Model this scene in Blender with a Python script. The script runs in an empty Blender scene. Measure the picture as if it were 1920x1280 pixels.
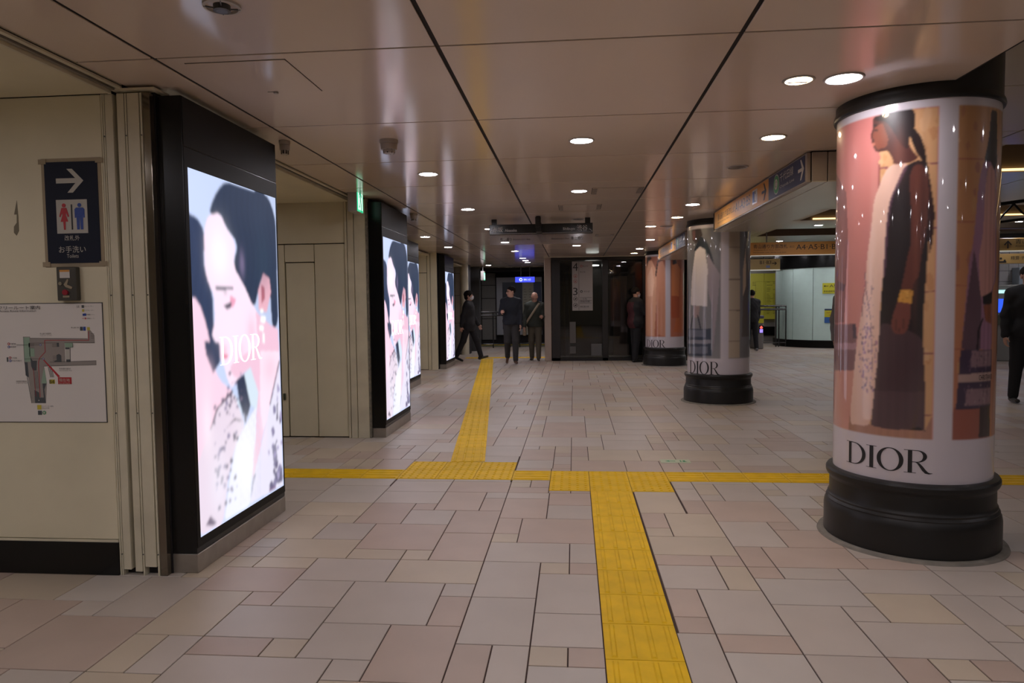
import bpy, bmesh, math, random
import numpy as np
from mathutils import Vector, Matrix
random.seed(7); np.random.seed(7)
SC = bpy.context.scene
COL = SC.collection

# ------------------------------------------------------------------ camera
def look_basis(pitch, yaw, roll):
    f = Vector((-math.sin(yaw)*math.cos(pitch), math.cos(yaw)*math.cos(pitch), -math.sin(pitch)))
    r = Vector((math.cos(yaw), math.sin(yaw), 0)); u = r.cross(f)
    return math.cos(roll)*r + math.sin(roll)*u, -math.sin(roll)*r + math.cos(roll)*u, f
cr, cu, cf = look_basis(.053151, .0885372, -.0120671)
cam = bpy.data.cameras.new('camera'); cam.sensor_width = 36; cam.lens = 24.618; cam.clip_start = .05; cam.clip_end = 200
camo = bpy.data.objects.new('camera', cam); COL.objects.link(camo)
camo.matrix_world = Matrix(((cr.x, cu.x, -cf.x, 0), (cr.y, cu.y, -cf.y, 0), (cr.z, cu.z, -cf.z, 1.35182), (0, 0, 0, 1)))
SC.camera = camo

# ------------------------------------------------------------------ world, exposure
W = bpy.data.worlds.new('world'); SC.world = W; W.use_nodes = True
W.node_tree.nodes['Background'].inputs[0].default_value = (1.0, .86, .74, 1)
W.node_tree.nodes['Background'].inputs[1].default_value = .05
SC.view_settings.view_transform = 'Standard'; SC.view_settings.look = 'None'
SC.view_settings.gamma = 1; SC.view_settings.use_curve_mapping = False
SC.view_settings.exposure = 0.0
LAMP = 122.0          # radiance of a downlight lens
SCREEN = 1.1        # radiance of the display screens

# ------------------------------------------------------------------ materials
def lin(c):
    if isinstance(c, str):
        c = c.lstrip('#'); c = [int(c[i:i+2], 16)/255 for i in (0, 2, 4)]
    return tuple(x/12.92 if x <= .04045 else ((x+.055)/1.055)**2.4 for x in c)
MATS = {}
def mat(name, col, rough=.5, metal=0, emit=None, es=0, spec=.5, coat=0, noise=0, nscale=6, bump=0, vary=0, alpha=None, vcol=None):
    if name in MATS: return MATS[name]
    m = bpy.data.materials.new(name); m.use_nodes = True; nt = m.node_tree; b = nt.nodes['Principled BSDF']
    c = lin(col) if isinstance(col, str) else col
    b.inputs['Base Color'].default_value = (*c, 1); b.inputs['Roughness'].default_value = rough
    b.inputs['Metallic'].default_value = metal; b.inputs['Specular IOR Level'].default_value = spec
    b.inputs['Coat Weight'].default_value = coat; b.inputs['Coat Roughness'].default_value = .04
    if emit: 
        b.inputs['Emission Color'].default_value = (*(lin(emit) if isinstance(emit, str) else emit), 1); b.inputs['Emission Strength'].default_value = es
    if noise or vary or bump:
        tc = nt.nodes.new('ShaderNodeTexCoord'); nz = nt.nodes.new('ShaderNodeTexNoise')
        nz.inputs['Scale'].default_value = nscale; nz.inputs['Detail'].default_value = 5
        nt.links.new(tc.outputs['Object'], nz.inputs['Vector'])
        if noise or vary:
            mr = nt.nodes.new('ShaderNodeMapRange'); mr.inputs[1].default_value = .3; mr.inputs[2].default_value = .7
            mr.inputs[3].default_value = 1-noise; mr.inputs[4].default_value = 1+noise*.6
            nt.links.new(nz.outputs['Fac'], mr.inputs[0])
            mx = nt.nodes.new('ShaderNodeMix'); mx.data_type = 'RGBA'; mx.blend_type = 'MULTIPLY'; mx.inputs[0].default_value = 1
            mx.inputs[6].default_value = (*c, 1)
            out = mr.outputs[0]
            if vary:
                oi = nt.nodes.new('ShaderNodeObjectInfo'); m2 = nt.nodes.new('ShaderNodeMapRange')
                m2.inputs[3].default_value = 1-vary; m2.inputs[4].default_value = 1+vary
                nt.links.new(oi.outputs['Random'], m2.inputs[0])
                mm = nt.nodes.new('ShaderNodeMath'); mm.operation = 'MULTIPLY'
                nt.links.new(out, mm.inputs[0]); nt.links.new(m2.outputs[0], mm.inputs[1]); out = mm.outputs[0]
            nt.links.new(out, mx.inputs[7]); nt.links.new(mx.outputs[2], b.inputs['Base Color'])
        if bump:
            bp = nt.nodes.new('ShaderNodeBump'); bp.inputs['Strength'].default_value = bump; bp.inputs['Distance'].default_value = .01
            nt.links.new(nz.outputs['Fac'], bp.inputs['Height']); nt.links.new(bp.outputs[0], b.inputs['Normal'])
    if vcol:
        if vcol == 'screen': b.inputs['Specular IOR Level'].default_value = .2; b.inputs['Roughness'].default_value = .5
        a = nt.nodes.new('ShaderNodeVertexColor'); a.layer_name = 'print'
        if vcol == 'screen':
            b.inputs['Base Color'].default_value = (.01, .01, .01, 1); nt.links.new(a.outputs[0], b.inputs['Emission Color']); b.inputs['Emission Strength'].default_value = es
        else: nt.links.new(a.outputs[0], b.inputs['Base Color'])
    if alpha is not None:
        b.inputs['Alpha'].default_value = alpha
    MATS[name] = m; return m
def glass_mat(name, col, tr=.6, rough=.02):
    if name in MATS: return MATS[name]
    m = bpy.data.materials.new(name); m.use_nodes = True; nt = m.node_tree; nt.nodes.clear()
    o = nt.nodes.new('ShaderNodeOutputMaterial'); t = nt.nodes.new('ShaderNodeBsdfTransparent'); g = nt.nodes.new('ShaderNodeBsdfGlossy')
    t.inputs[0].default_value = (*[c*tr for c in col], 1); g.inputs['Roughness'].default_value = rough; g.inputs[0].default_value = (.9, .9, .9, 1)
    fr = nt.nodes.new('ShaderNodeFresnel'); fr.inputs[0].default_value = 1.5; mx = nt.nodes.new('ShaderNodeMixShader')
    nt.links.new(fr.outputs[0], mx.inputs[0]); nt.links.new(t.outputs[0], mx.inputs[1]); nt.links.new(g.outputs[0], mx.inputs[2]); nt.links.new(mx.outputs[0], o.inputs[0])
    MATS[name] = m; return m

TILE = [mat('tile_grey_beige', (.48, .42, .365), .42, noise=.06, nscale=3, vary=.05), mat('tile_pinkish', (.46, .36, .295), .42, noise=.08, nscale=3, vary=.05),
        mat('tile_cream', (.50, .42, .32), .42, noise=.07, nscale=3, vary=.05), mat('tile_pale_grey', (.50, .45, .40), .42, noise=.05, nscale=3, vary=.05)]
GROUT = mat('grout', (.06, .035, .03), .9)
YEL = mat('tactile_yellow', (.80, .50, .004), .55, spec=.25, noise=.12, nscale=9, vary=.06)
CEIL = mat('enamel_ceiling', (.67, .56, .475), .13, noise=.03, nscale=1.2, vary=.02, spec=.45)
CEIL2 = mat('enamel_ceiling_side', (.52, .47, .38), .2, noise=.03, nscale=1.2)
DARK = mat('dark_gap', (.012, .009, .01), .8)
CREAM = mat('cream_wall', (.72, .66, .48), .45, noise=.10, nscale=1.6)
CREAM2 = mat('cream_frame', (.66, .61, .46), .4, noise=.12, nscale=5)
BLACK = mat('black_paint', (.005, .005, .0045), .45, spec=.2)
BLACKG = mat('black_gloss', (.007, .007, .007), .25, spec=.35)
BLACKM = mat('black_column_base', (.012, .0115, .011), .38, noise=.1, spec=.4)
STEEL = mat('brushed_steel', (.34, .31, .27), .38, metal=.6, noise=.12, nscale=12)
WHITE = mat('white_print', (.62, .58, .60), .25, coat=.5)
PAPER = mat('white_paper', (.62, .59, .56), .5)
INK = mat('black_ink', (.012, .012, .014), .5)
NAVY = mat('navy_print', (.005, .009, .026), .6, spec=.3)
RED = mat('red_print', (.45, .02, .03), .5); BLUE = mat('blue_print', (.02, .06, .32), .5); GREEN = mat('green_print', (.02, .28, .10), .5)
ORANGE = mat('orange_sign', (.62, .29, .07), .5, spec=.3); NAVYS = mat('navy_sign', (.045, .055, .12), .5, spec=.3)
GREY = mat('mid_grey', (.22, .21, .2), .5); LGREY = mat('light_grey', (.42, .40, .38), .5); DGREY = mat('dark_grey', (.06, .06, .06), .4)
BROWNT = mat('tan_backing', (.36, .29, .19), .6, noise=.1)
CONC = mat('worn_concrete', (.22, .20, .17), .7, noise=.25, nscale=14)

# ------------------------------------------------------------------ object helpers
LOC = {}
def tag(o, label=None, cat=None, group=None, kind=None):
    if label: o['label'] = label
    if cat: o['category'] = cat
    if group: o['group'] = group
    if kind: o['kind'] = kind
    return o
def empty(name, loc, label=None, cat=None, group=None, kind=None):
    o = bpy.data.objects.new(name, None); COL.objects.link(o); o.location = loc; o.empty_display_size = .1
    LOC[o.name] = Vector(loc); return tag(o, label, cat, group, kind)
class MB:
    """collects geometry in world coordinates and links it as one mesh object"""
    def __init__(s): s.v = []; s.f = []; s.m = []
    def add(s, vs, fs, mi=0):
        n = len(s.v); s.v.extend([tuple(v) for v in vs]); s.f.extend([tuple(i+n for i in f) for f in fs]); s.m.extend([mi]*len(fs)); return s
    def box(s, x0, x1, y0, y1, z0, z1, mi=0):
        return s.add([(x0,y0,z0),(x1,y0,z0),(x1,y1,z0),(x0,y1,z0),(x0,y0,z1),(x1,y0,z1),(x1,y1,z1),(x0,y1,z1)],
                     [(0,3,2,1),(4,5,6,7),(0,1,5,4),(1,2,6,5),(2,3,7,6),(3,0,4,7)], mi)
    def bbox(s, x0, x1, y0, y1, z0, z1, b=.006, mi=0):
        """box with all edges chamfered"""
        X, Y, Z = (x0, x1), (y0, y1), (z0, z1); v = []; idx = {}
        for i in (0,1):
            for j in (0,1):
                for k in (0,1):
                    sx, sy, sz = (1-2*i)*b, (1-2*j)*b, (1-2*k)*b
                    for a, d in enumerate(((0, sy, sz), (sx, 0, sz), (sx, sy, 0))):
                        idx[i,j,k,a] = len(v); v.append((X[i]+d[0], Y[j]+d[1], Z[k]+d[2]))
        I = lambda *a: idx[a]; f = []
        f.append([I(0,0,0,0),I(0,0,1,0),I(0,1,1,0),I(0,1,0,0)]); f.append([I(1,0,0,0),I(1,1,0,0),I(1,1,1,0),I(1,0,1,0)])
        f.append([I(0,0,0,1),I(1,0,0,1),I(1,0,1,1),I(0,0,1,1)]); f.append([I(0,1,0,1),I(0,1,1,1),I(1,1,1,1),I(1,1,0,1)])
        f.append([I(0,0,0,2),I(0,1,0,2),I(1,1,0,2),I(1,0,0,2)]); f.append([I(0,0,1,2),I(1,0,1,2),I(1,1,1,2),I(0,1,1,2)])
        for i in (0,1):
            for j in (0,1):
                f.append([I(i,j,0,0),I(i,j,1,0),I(i,j,1,1),I(i,j,0,1)]); f.append([I(i,0,j,0),I(i,1,j,0),I(i,1,j,2),I(i,0,j,2)]); f.append([I(0,i,j,1),I(1,i,j,1),I(1,i,j,2),I(0,i,j,2)])
                for k in (0,1): f.append([I(i,j,k,0),I(i,j,k,1),I(i,j,k,2)])
        return s.add(v, f, mi)
    def lathe(s, cx, cy, prof, n=48, mi=0, cap=True):
        vs = []; fs = []
        for r, z in prof:
            for k in range(n):
                a = 2*math.pi*k/n; vs.append((cx+r*math.cos(a), cy+r*math.sin(a), z))
        for i in range(len(prof)-1):
            for k in range(n):
                k2 = (k+1) % n; fs.append((i*n+k, i*n+k2, (i+1)*n+k2, (i+1)*n+k))
        if cap:
            fs.append(tuple(range(n-1, -1, -1))); fs.append(tuple((len(prof)-1)*n+k for k in range(n)))
        return s.add(vs, fs, mi)
    def tube(s, a, b, r, n=10, r2=None, mi=0):
        a, b = Vector(a), Vector(b); d = (b-a).normalized(); r2 = r if r2 is None else r2
        u = d.cross(Vector((0,0,1))) if abs(d.z) < .9 else d.cross(Vector((1,0,0))); u.normalize(); w = d.cross(u); vs = []
        for p, rr in ((a, r), (b, r2)):
            for k in range(n): vs.append(p + (u*math.cos(2*math.pi*k/n)+w*math.sin(2*math.pi*k/n))*rr)
        return s.add(vs, [(k, (k+1) % n, n+(k+1) % n, n+k) for k in range(n)]+[tuple(range(n-1,-1,-1)), tuple(range(n, 2*n))], mi)
    def path(s, pts, r, n=8, mi=0):
        for i in range(len(pts)-1): s.tube(pts[i], pts[i+1], r, n, mi=mi)
        return s
    def plate(s, pts, o, right, up, t=.002, mi=0):
        """a flat polygon in (right, up) coordinates standing t proud of the surface, o = origin"""
        o, right, up = Vector(o), Vector(right), Vector(up); nrm = right.cross(up).normalized(); n = len(pts)
        a = [o+right*p[0]+up*p[1] for p in pts]; ar = sum(pts[i][0]*pts[(i+1) % n][1]-pts[(i+1) % n][0]*pts[i][1] for i in range(n))
        if ar < 0: a = a[::-1]
        vs = a+[p+nrm*t for p in a]
        return s.add(vs, [tuple(range(n-1,-1,-1)), tuple(range(n, 2*n))]+[(k, (k+1) % n, n+(k+1) % n, n+k) for k in range(n)], mi)
    def build(s, name, mats, parent=None, smooth=None, label=None, cat=None, group=None, kind=None):
        if not isinstance(mats, (list, tuple)): mats = [mats]
        V = np.array([tuple(p) for p in s.v], dtype=float).reshape(-1, 3)
        if parent is not None: off = np.array(LOC[parent.name])
        else:
            lo, hi = V.min(0), V.max(0); off = np.array([(lo[0]+hi[0])/2, (lo[1]+hi[1])/2, lo[2]])
        me = bpy.data.meshes.new(name); me.from_pydata((V-off).tolist(), [], s.f)
        for m in mats: me.materials.append(m)
        if len(mats) > 1: me.polygons.foreach_set('material_index', s.m)
        if smooth is not None:
            bm = bmesh.new(); bm.from_mesh(me)
            for f in bm.faces: f.smooth = True
            for e in bm.edges:
                if len(e.link_faces) == 2 and e.calc_face_angle(0) > math.radians(smooth): e.smooth = False
            bm.to_mesh(me); bm.free()
        o = bpy.data.objects.new(name, me); COL.objects.link(o)
        if parent is not None: o.parent = parent; LOC[o.name] = LOC[parent.name]
        else: o.location = off; LOC[o.name] = Vector(off)
        return tag(o, label, cat, group, kind)
def rect(x0, x1, y0, y1): return [(x0, y0), (x1, y0), (x1, y1), (x0, y1)]
def disc(cx, cy, r, n=20, ry=None): return [(cx+r*math.cos(2*math.pi*k/n), cy+(ry or r)*math.sin(2*math.pi*k/n)) for k in range(n)]
def copy_tree(o, parent=None, delta=None):
    c = o.copy(); COL.objects.link(c); c.parent = parent
    if delta is not None: c.location = o.location+Vector(delta)
    LOC[c.name] = LOC[o.name]+(Vector(delta) if delta is not None else Vector((0, 0, 0)))
    for ch in o.children: copy_tree(ch, c)
    return c

_glyph = {}
def glyphs(s):
    if s not in _glyph:
        cu_ = bpy.data.curves.new('lettering', 'FONT'); cu_.body = s; cu_.resolution_u = 3
        ob = bpy.data.objects.new('lettering', cu_); COL.objects.link(ob); bpy.context.view_layer.update()
        dg = bpy.context.evaluated_depsgraph_get(); me = bpy.data.meshes.new_from_object(ob.evaluated_get(dg))
        V = np.array([v.co[:2] for v in me.vertices]).reshape(-1, 2); Fc = [tuple(p.vertices) for p in me.polygons]
        bpy.data.objects.remove(ob); bpy.data.curves.remove(cu_); bpy.data.meshes.remove(me)
        _glyph[s] = (V, Fc)
    return _glyph[s]
def write(mb, s, o, right, up, w, h, mi=0, t=.003, keep=False, shear=0):
    """flat letters of s filling a w by h box whose lower left corner is o"""
    V, Fc = glyphs(s)
    if not len(V): return
    lo, hi = V.min(0), V.max(0); sx, sy = w/max(hi[0]-lo[0], 1e-6), h/max(hi[1]-lo[1], 1e-6)
    o, right, up = Vector(o), Vector(right), Vector(up); n = right.cross(up).normalized()
    mb.add([o+right*((v[0]-lo[0])*sx+shear*(v[1]-lo[1])*sy)+up*((v[1]-lo[1])*sy)+n*t for v in V], Fc, mi)

# the four tall serif letters of the fashion house on the posters, drawn as outlines (unit height)
def arc(cx, cy, rx, ry, a0, a1, n=24): return [(cx+rx*math.cos(math.radians(a0+(a1-a0)*k/n)), cy+ry*math.sin(math.radians(a0+(a1-a0)*k/n))) for k in range(n+1)]
def stem(x0, x1, sl, sr): return [(sl, 0), (sr, 0), (sr, .022), (x1, .04), (x1, .96), (sr, .978), (sr, 1), (sl, 1), (sl, .978), (x0, .96), (x0, .04), (sl, .022)]
def dior_mesh():
    V = []; Fc = []
    def strip(A, B):
        n = len(V)
        for p, q in zip(A, B): V.append(p); V.append(q)
        for k in range(len(A)-1): a = n+2*k; Fc.append((a, a+1, a+3, a+2))
    def ln(p, q, n=2): return [(p[0]+(q[0]-p[0])*k/n, p[1]+(q[1]-p[1])*k/n) for k in range(n+1)]
    def stem(x0, x1, sl, sr):
        strip(ln((x0, .02), (x0, .98), 6), ln((x1, .02), (x1, .98), 6))
        for y in (0, .978): strip(ln((sl, y), (sr, y), 4), ln((sl, y+.022), (sr, y+.022), 4))
    def bowl(xs, cx, cy, ro, ri, ry0, ry1):
        strip(ln((xs, cy+ry0), (cx, cy+ry0))[:-1]+arc(cx, cy, ro, ry0, 90, -90)+ln((cx, cy-ry0), (xs, cy-ry0))[1:],
              ln((xs, cy+ry1), (cx, cy+ry1))[:-1]+arc(cx, cy, ri, ry1, 90, -90)+ln((cx, cy-ry1), (xs, cy-ry1))[1:])
    stem(.15, .30, 0, .40); bowl(.30, .45, .5, .61, .44, .5, .47)
    stem(1.24, 1.41, 1.09, 1.55)
    strip(arc(2.09, .5, .53, .52, 0, 360, 56), arc(2.09, .5, .36, .485, 0, 360, 56))
    stem(2.78, 2.94, 2.63, 3.09); bowl(2.94, 3.12, .735, .37, .22, .265, .238)
    strip([(3.10, .49), (3.22, .44), (3.34, .31), (3.44, .17), (3.53, .07), (3.61, .03), (3.70, .03)], [(3.05, .475), (3.12, .43), (3.22, .28), (3.31, .13), (3.42, .01), (3.56, -.02), (3.70, .012)])
    return V, Fc
DV, DF = dior_mesh()

# ------------------------------------------------------------------ printed pictures (colours per vertex on the real surface)
def raster(shapes, U, Z, img, soft=0):
    """fill polygons given in surface coordinates into img (len, 3)"""
    for col, pts in shapes:
        p = np.array(pts, float)
        if len(p) > 7:
            ext = np.maximum(np.ptp(p, axis=0), 1e-6)
            for lim in (.045, .02):
                nx = np.roll(p, -1, 0); L = np.linalg.norm((nx-p)/ext, axis=1); t = np.minimum(.25, lim/np.maximum(L, 1e-6))[:, None]
                p = np.stack([p*(1-t)+nx*t, p*t+nx*(1-t)], 1).reshape(-1, 2)
        x, y = p[:, 0], p[:, 1]; sel = np.where((U >= x.min()) & (U <= x.max()) & (Z >= y.min()) & (Z <= y.max()))[0]
        if not len(sel): continue
        u, z = U[sel], Z[sel]; ins = np.zeros(len(sel), bool); j = len(p)-1
        for i in range(len(p)):
            if y[i] != y[j]:
                c = ((y[i] > z) != (y[j] > z)) & (u < (x[j]-x[i])*(z-y[i])/(y[j]-y[i])+x[i]); ins ^= c
            j = i
        img[sel[ins]] = lin(col) if isinstance(col, str) else col
def blur(img, h, w, k=1):
    a = img.reshape(h, w, 3)
    for _ in range(k):
        b = a.copy(); b[1:-1] = (a[:-2]+2*a[1:-1]+a[2:])/4; a = b.copy(); a[:, 1:-1] = (b[:, :-2]+2*b[:, 1:-1]+b[:, 2:])/4
    return a.reshape(-1, 3)
def airbrush(img, U, Z, u0, z0, ru, rz, col, k=.6):
    w = (k*np.exp(-(((U-u0)/ru)**2+((Z-z0)/rz)**2)))[:, None]; img[:] = img*(1-w)+np.array(lin(col))*w
def blobs(n, u0, u1, z0, z1, ru, rz, cols, seed=1, pow_=1.0):
    rnd = random.Random(seed); out = []
    for _ in range(n):
        u, z = rnd.uniform(u0, u1), z0+(z1-z0)*rnd.random()**pow_; r = rnd.uniform(.35, 1); a0 = rnd.uniform(0, 6); m = 7
        out.append((rnd.choice(cols), [(u+ru*r*math.cos(a0+k*6.283/m)*rnd.uniform(.5, 1.2), z+rz*r*math.sin(a0+k*6.283/m)*rnd.uniform(.5, 1.2)) for k in range(m)]))
    return out
def grid_mesh(name, pos, h, w, cols, material, parent, wrap=False):
    me = bpy.data.meshes.new(name); off = np.array(LOC[parent.name])
    me.vertices.add(h*w); me.vertices.foreach_set('co', (pos-off).astype(np.float32).ravel())
    j, i = np.meshgrid(np.arange(h-1), np.arange(w-1), indexing='ij'); a = (j*w+i).ravel()
    q = np.stack([a, a+1, a+w+1, a+w], -1).astype(np.int32); n = len(q)
    me.loops.add(n*4); me.loops.foreach_set('vertex_index', q.ravel()); me.polygons.add(n)
    me.polygons.foreach_set('loop_start', np.arange(0, n*4, 4, dtype=np.int32)); me.update(calc_edges=True)
    me.polygons.foreach_set('use_smooth', np.ones(n, bool))
    at = me.color_attributes.new('print', 'FLOAT_COLOR', 'POINT'); at.data.foreach_set('color', np.concatenate([cols, np.ones((h*w, 1))], 1).astype(np.float32).ravel())
    me.materials.append(material); o = bpy.data.objects.new(name, me); COL.objects.link(o); o.parent = parent; LOC[o.name] = LOC[parent.name]; return o
SPEC_TILES=[(-16,-13,20,22),(-13,-11,20,22),(-11,-9,19,22),(-12,-11,19,20),(-14,-12,17,20),(-12,-9,16,19),(-9,-8,23,24),(-8,-6,23,24),(-9,-6,21,23),(-9,-7,18,21),(-7,-6,20,21),(-6,-4,20,22),(-7,-4,18,20),(-6,-3,22,24),(-4,-1,19,22),(-1,0,21,22),(-1,0,19,21),(-4,-2,17,19),(-5,-4,17,18),(-2,0,16,19),(-9,-8,16,18),(-8,-5,24,26),(-5,-3,24,25),(-3,-2,24,25),(-5,-2,25,28),(-7,-5,26,28),(-7,-6,28,29),(-9,-7,26,29),(-6,-4,28,31),(-4,-3,30,31),(-4,-2,28,30),(-2,0,27,30),(-2,0,24,27),(-3,-1,30,33),(-6,-3,31,33),(-1,0,32,33),(-1,0,30,32),(-9,-6,29,31),(0,1,34,35),(0,2,29,32),(2,4,31,33),(2,4,29,31),(0,1,27,29),(1,4,26,29),(0,1,26,27),(0,3,24,26),(3,4,24,26),(0,2,21,24),(2,3,23,24),(3,4,23,24),(2,4,20,23),(0,2,18,21),(2,4,18,20),(0,1,16,18),(3,4,17,18),(6,8,30,34),(8,9,30,32),(6,7,28,30),(6,7,27,28),(7,9,27,30),(6,9,25,27),(6,8,24,25),(8,9,24,25),(6,8,22,24),(8,9,22,24),(6,7,20,22),(7,9,19,22),(6,7,19,20),(9,12,29,32),(12,14,31,33),(13,15,33,36),(12,13,28,31),(9,11,26,29),(11,12,28,29),(11,13,26,28),(9,10,24,26),(10,13,24,26),(9,10,23,24),(10,12,23,24),(9,12,21,23),(12,15,22,24),(12,14,20,22),(11,12,20,21),(9,11,18,21),(11,14,18,20),(14,15,19,22),(13,14,17,18),(15,17,22,24)]
# ------------------------------------------------------------------ floor: slab, stone tiles on a 0.15 m module, tactile tiles
X0, U_ = -.4825, .15
mb = MB(); mb.box(-6, 14, -10, 26, -.06, -.005)
floor = mb.build('floor', GROUT, kind='structure'); 
YH0, YH1 = 5.314, 5.614          # the crosswise tactile row
TACT = [(.109, .409, -10, 5.014), (-1.391, -.491, 5.314, 5.914), (-.191, .709, 5.014, 5.614), (-3.0, 13, YH0, YH1)]
I0, I1, J0, J1 = -36, 90, -62, 160
occ = np.zeros((I1-I0, J1-J0), bool); rects = []
for a, b, c, d in SPEC_TILES:
    occ[a-I0:b-I0, c-J0:d-J0] = True; rects.append((a, b, c, d))
rt = random.Random(11)
SIZES = [(3, 2), (2, 3), (3, 3), (2, 2), (2, 1), (1, 2), (1, 1), (3, 1), (2, 3), (3, 2), (4, 2), (3, 3)]
def cell_free(i, j, w, h):
    if i//9 != (i+w-1)//9 or i+w > I1 or j+h > J1: return False
    return not occ[i-I0:i+w-I0, j-J0:j+h-J0].any()
for j in range(J0, J1):
    for i in range(I0, I1):
        if occ[i-I0, j-J0]: continue
        cand = [s for s in SIZES if cell_free(i, j, *s)]
        w, h = rt.choice(cand) if rt.random() < .8 else (1, 1)
        if rt.random() < .5 and cand: w, h = max(rt.sample(cand, min(3, len(cand))), key=lambda s: s[0]*s[1])
        occ[i-I0:i+w-I0, j-J0:j+h-J0] = True; rects.append((i, i+w, j, j+h))
def cut(r, c):
    x0, x1, y0, y1 = r; a, b, e, f = c
    if a >= x1 or b <= x0 or e >= y1 or f <= y0: return [r]
    out = []
    if a > x0: out.append((x0, a, y0, y1))
    if b < x1: out.append((b, x1, y0, y1))
    m0, m1 = max(x0, a), min(x1, b)
    if e > y0: out.append((m0, m1, y0, e))
    if f < y1: out.append((m0, m1, f, y1))
    return out
def off_floor(x, y): return False
pieces = []
for a, b, c, d in rects:
    rs = [(X0+U_*a, X0+U_*b, U_*c, U_*d)]; ci = rt.choices((0, 1, 2, 3), (42, 24, 16, 18))[0]
    if (b-a)*(d-c) <= 2: ci = rt.choices((0, 1, 2, 3), (15, 40, 40, 5))[0]
    for t in TACT: rs = [q for r in rs for q in cut(r, t)]
    for r in rs:
        if r[1]-r[0] > .02 and r[3]-r[2] > .02: pieces.append((r, ci))
def px_size(r):
    x, y = (r[0]+r[1])/2, (r[2]+r[3])/2
    d = Vector((x, y, -1.35182)); w = d.dot(cf)
    if w < .8: return 0
    px, py = 960+1312.9*d.dot(cr)/w, 640-1312.9*d.dot(cu)/w
    if not (-60 < px < 1980 and py < 1330): return 0
    if x < -2.35 and 3.2 < y < 3.9 or (x < -2.3 and y > 3.3 and y < 5.6): return 0
    return (r[1]-r[0])*(r[3]-r[2])/w**3
pieces.sort(key=lambda p: -px_size(p[0]))
NEAR = 285
tile_mesh = {}
def tile_shape(w, h, t=.012, b=.0012, g=.003):
    m = MB(); a, c = w/2-g, h/2-g
    m.add([(-a,-c,-t),(a,-c,-t),(a,c,-t),(-a,c,-t),(-a,-c,-b),(a,-c,-b),(a,c,-b),(-a,c,-b),(-a+b,-c+b,0),(a-b,-c+b,0),(a-b,c-b,0),(-a+b,c-b,0)],
          [(0,1,5,4),(1,2,6,5),(2,3,7,6),(3,0,4,7),(4,5,9,8),(5,6,10,9),(6,7,11,10),(7,4,8,11),(8,9,10,11)]); return m
for r, ci in pieces[:NEAR]:
    w, h = round(r[1]-r[0], 3), round(r[3]-r[2], 3); key = (w, h, ci)
    if key not in tile_mesh:
        s = tile_shape(w, h); me = bpy.data.meshes.new('tile'); me.from_pydata(s.v, [], s.f); me.materials.append(TILE[ci]); tile_mesh[key] = me
    o = bpy.data.objects.new('tile', tile_mesh[key]); COL.objects.link(o); o.parent = floor
    o.location = Vector(((r[0]+r[1])/2, (r[2]+r[3])/2, 0))-LOC[floor.name]
far = MB()
for r, ci in pieces[NEAR:]:
    s = tile_shape(r[1]-r[0], r[3]-r[2]); cx, cy = (r[0]+r[1])/2, (r[2]+r[3])/2
    far.add([(v[0]+cx, v[1]+cy, v[2]) for v in s.v], s.f, ci)
far.build('distant_tile', TILE, floor, kind='stuff')
# tactile tiles
def tactile_shape(kind, L=.3, W_=.3):
    m = MB(); a, c = L/2-.002, W_/2-.002; m.box(-a, a, -c, c, -.012, .001)
    if kind == 'bar':
        for k in range(4):
            x = (-.375+.25*k)*L; y0, y1 = -W_*.45, W_*.45
            m.add([(x-.012, y0, .001), (x+.012, y0, .001), (x+.012, y1, .001), (x-.012, y1, .001), (x-.006, y0+.006, .006), (x+.006, y0+.006, .006), (x+.006, y1-.006, .006), (x-.006, y1-.006, .006)],
                  [(4,5,6,7),(0,1,5,4),(1,2,6,5),(2,3,7,6),(3,0,4,7)])
    else:
        for i in range(5):
            for j in range(5):
                m.lathe((-.4+.2*i)*L, (-.4+.2*j)*W_, [(.012, .001), (.007, .006)], 8)
    return m
tm = {}
for k in ('bar', 'dot'):
    s = tactile_shape(k); me = bpy.data.meshes.new('tactile_tile'); me.from_pydata(s.v, [], s.f); me.materials.append(YEL); tm[k] = me
def tact(kind, x, y, rot=0, z=0, first=[0]):
    o = bpy.data.objects.new('tactile_tile', tm[kind]); COL.objects.link(o); o.parent = floor
    o.location = Vector((x, y, z))-LOC[floor.name]; o.rotation_euler.z = rot
    o['label'] = 'yellow tactile tile with raised bars' if kind == 'bar' else 'yellow tactile tile with raised dots'
gx = lambda k: .109+.3*k
for k in range(1, 48): tact('bar', gx(.5), 5.014-.3*k+.15)
for k in range(3):
    for j in range(2): tact('dot', gx(-5+k+.5), YH0+.15+.3*j); tact('dot', gx(-1+k+.5), YH0+.15-.3*(1-j))
tact('bar', gx(-1.5), YH0+.15, math.pi/2)
for k in range(-10, -5): tact('bar', gx(k+.5), YH0+.15, math.pi/2)
for k in range(2, 28): tact('bar', gx(k+.5), YH0+.15, math.pi/2)
# the second path, laid over the stone at a slant towards the lifts
S0, S1 = Vector((-.93, 6.0)), Vector((-2.152, 17.3)); sd = (S1-S0).normalized(); sa = math.atan2(-sd.x, sd.y)
nn = int((S1-S0).length/.3)
for k in range(nn+1):
    p = S0+sd*(.06+.3*k); tact('bar', p.x, p.y, sa, .0035)
for k in range(8): tact('dot' if k < 2 else 'bar', -2.6+.3*k, 17.62, math.pi/2, .0035)
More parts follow.
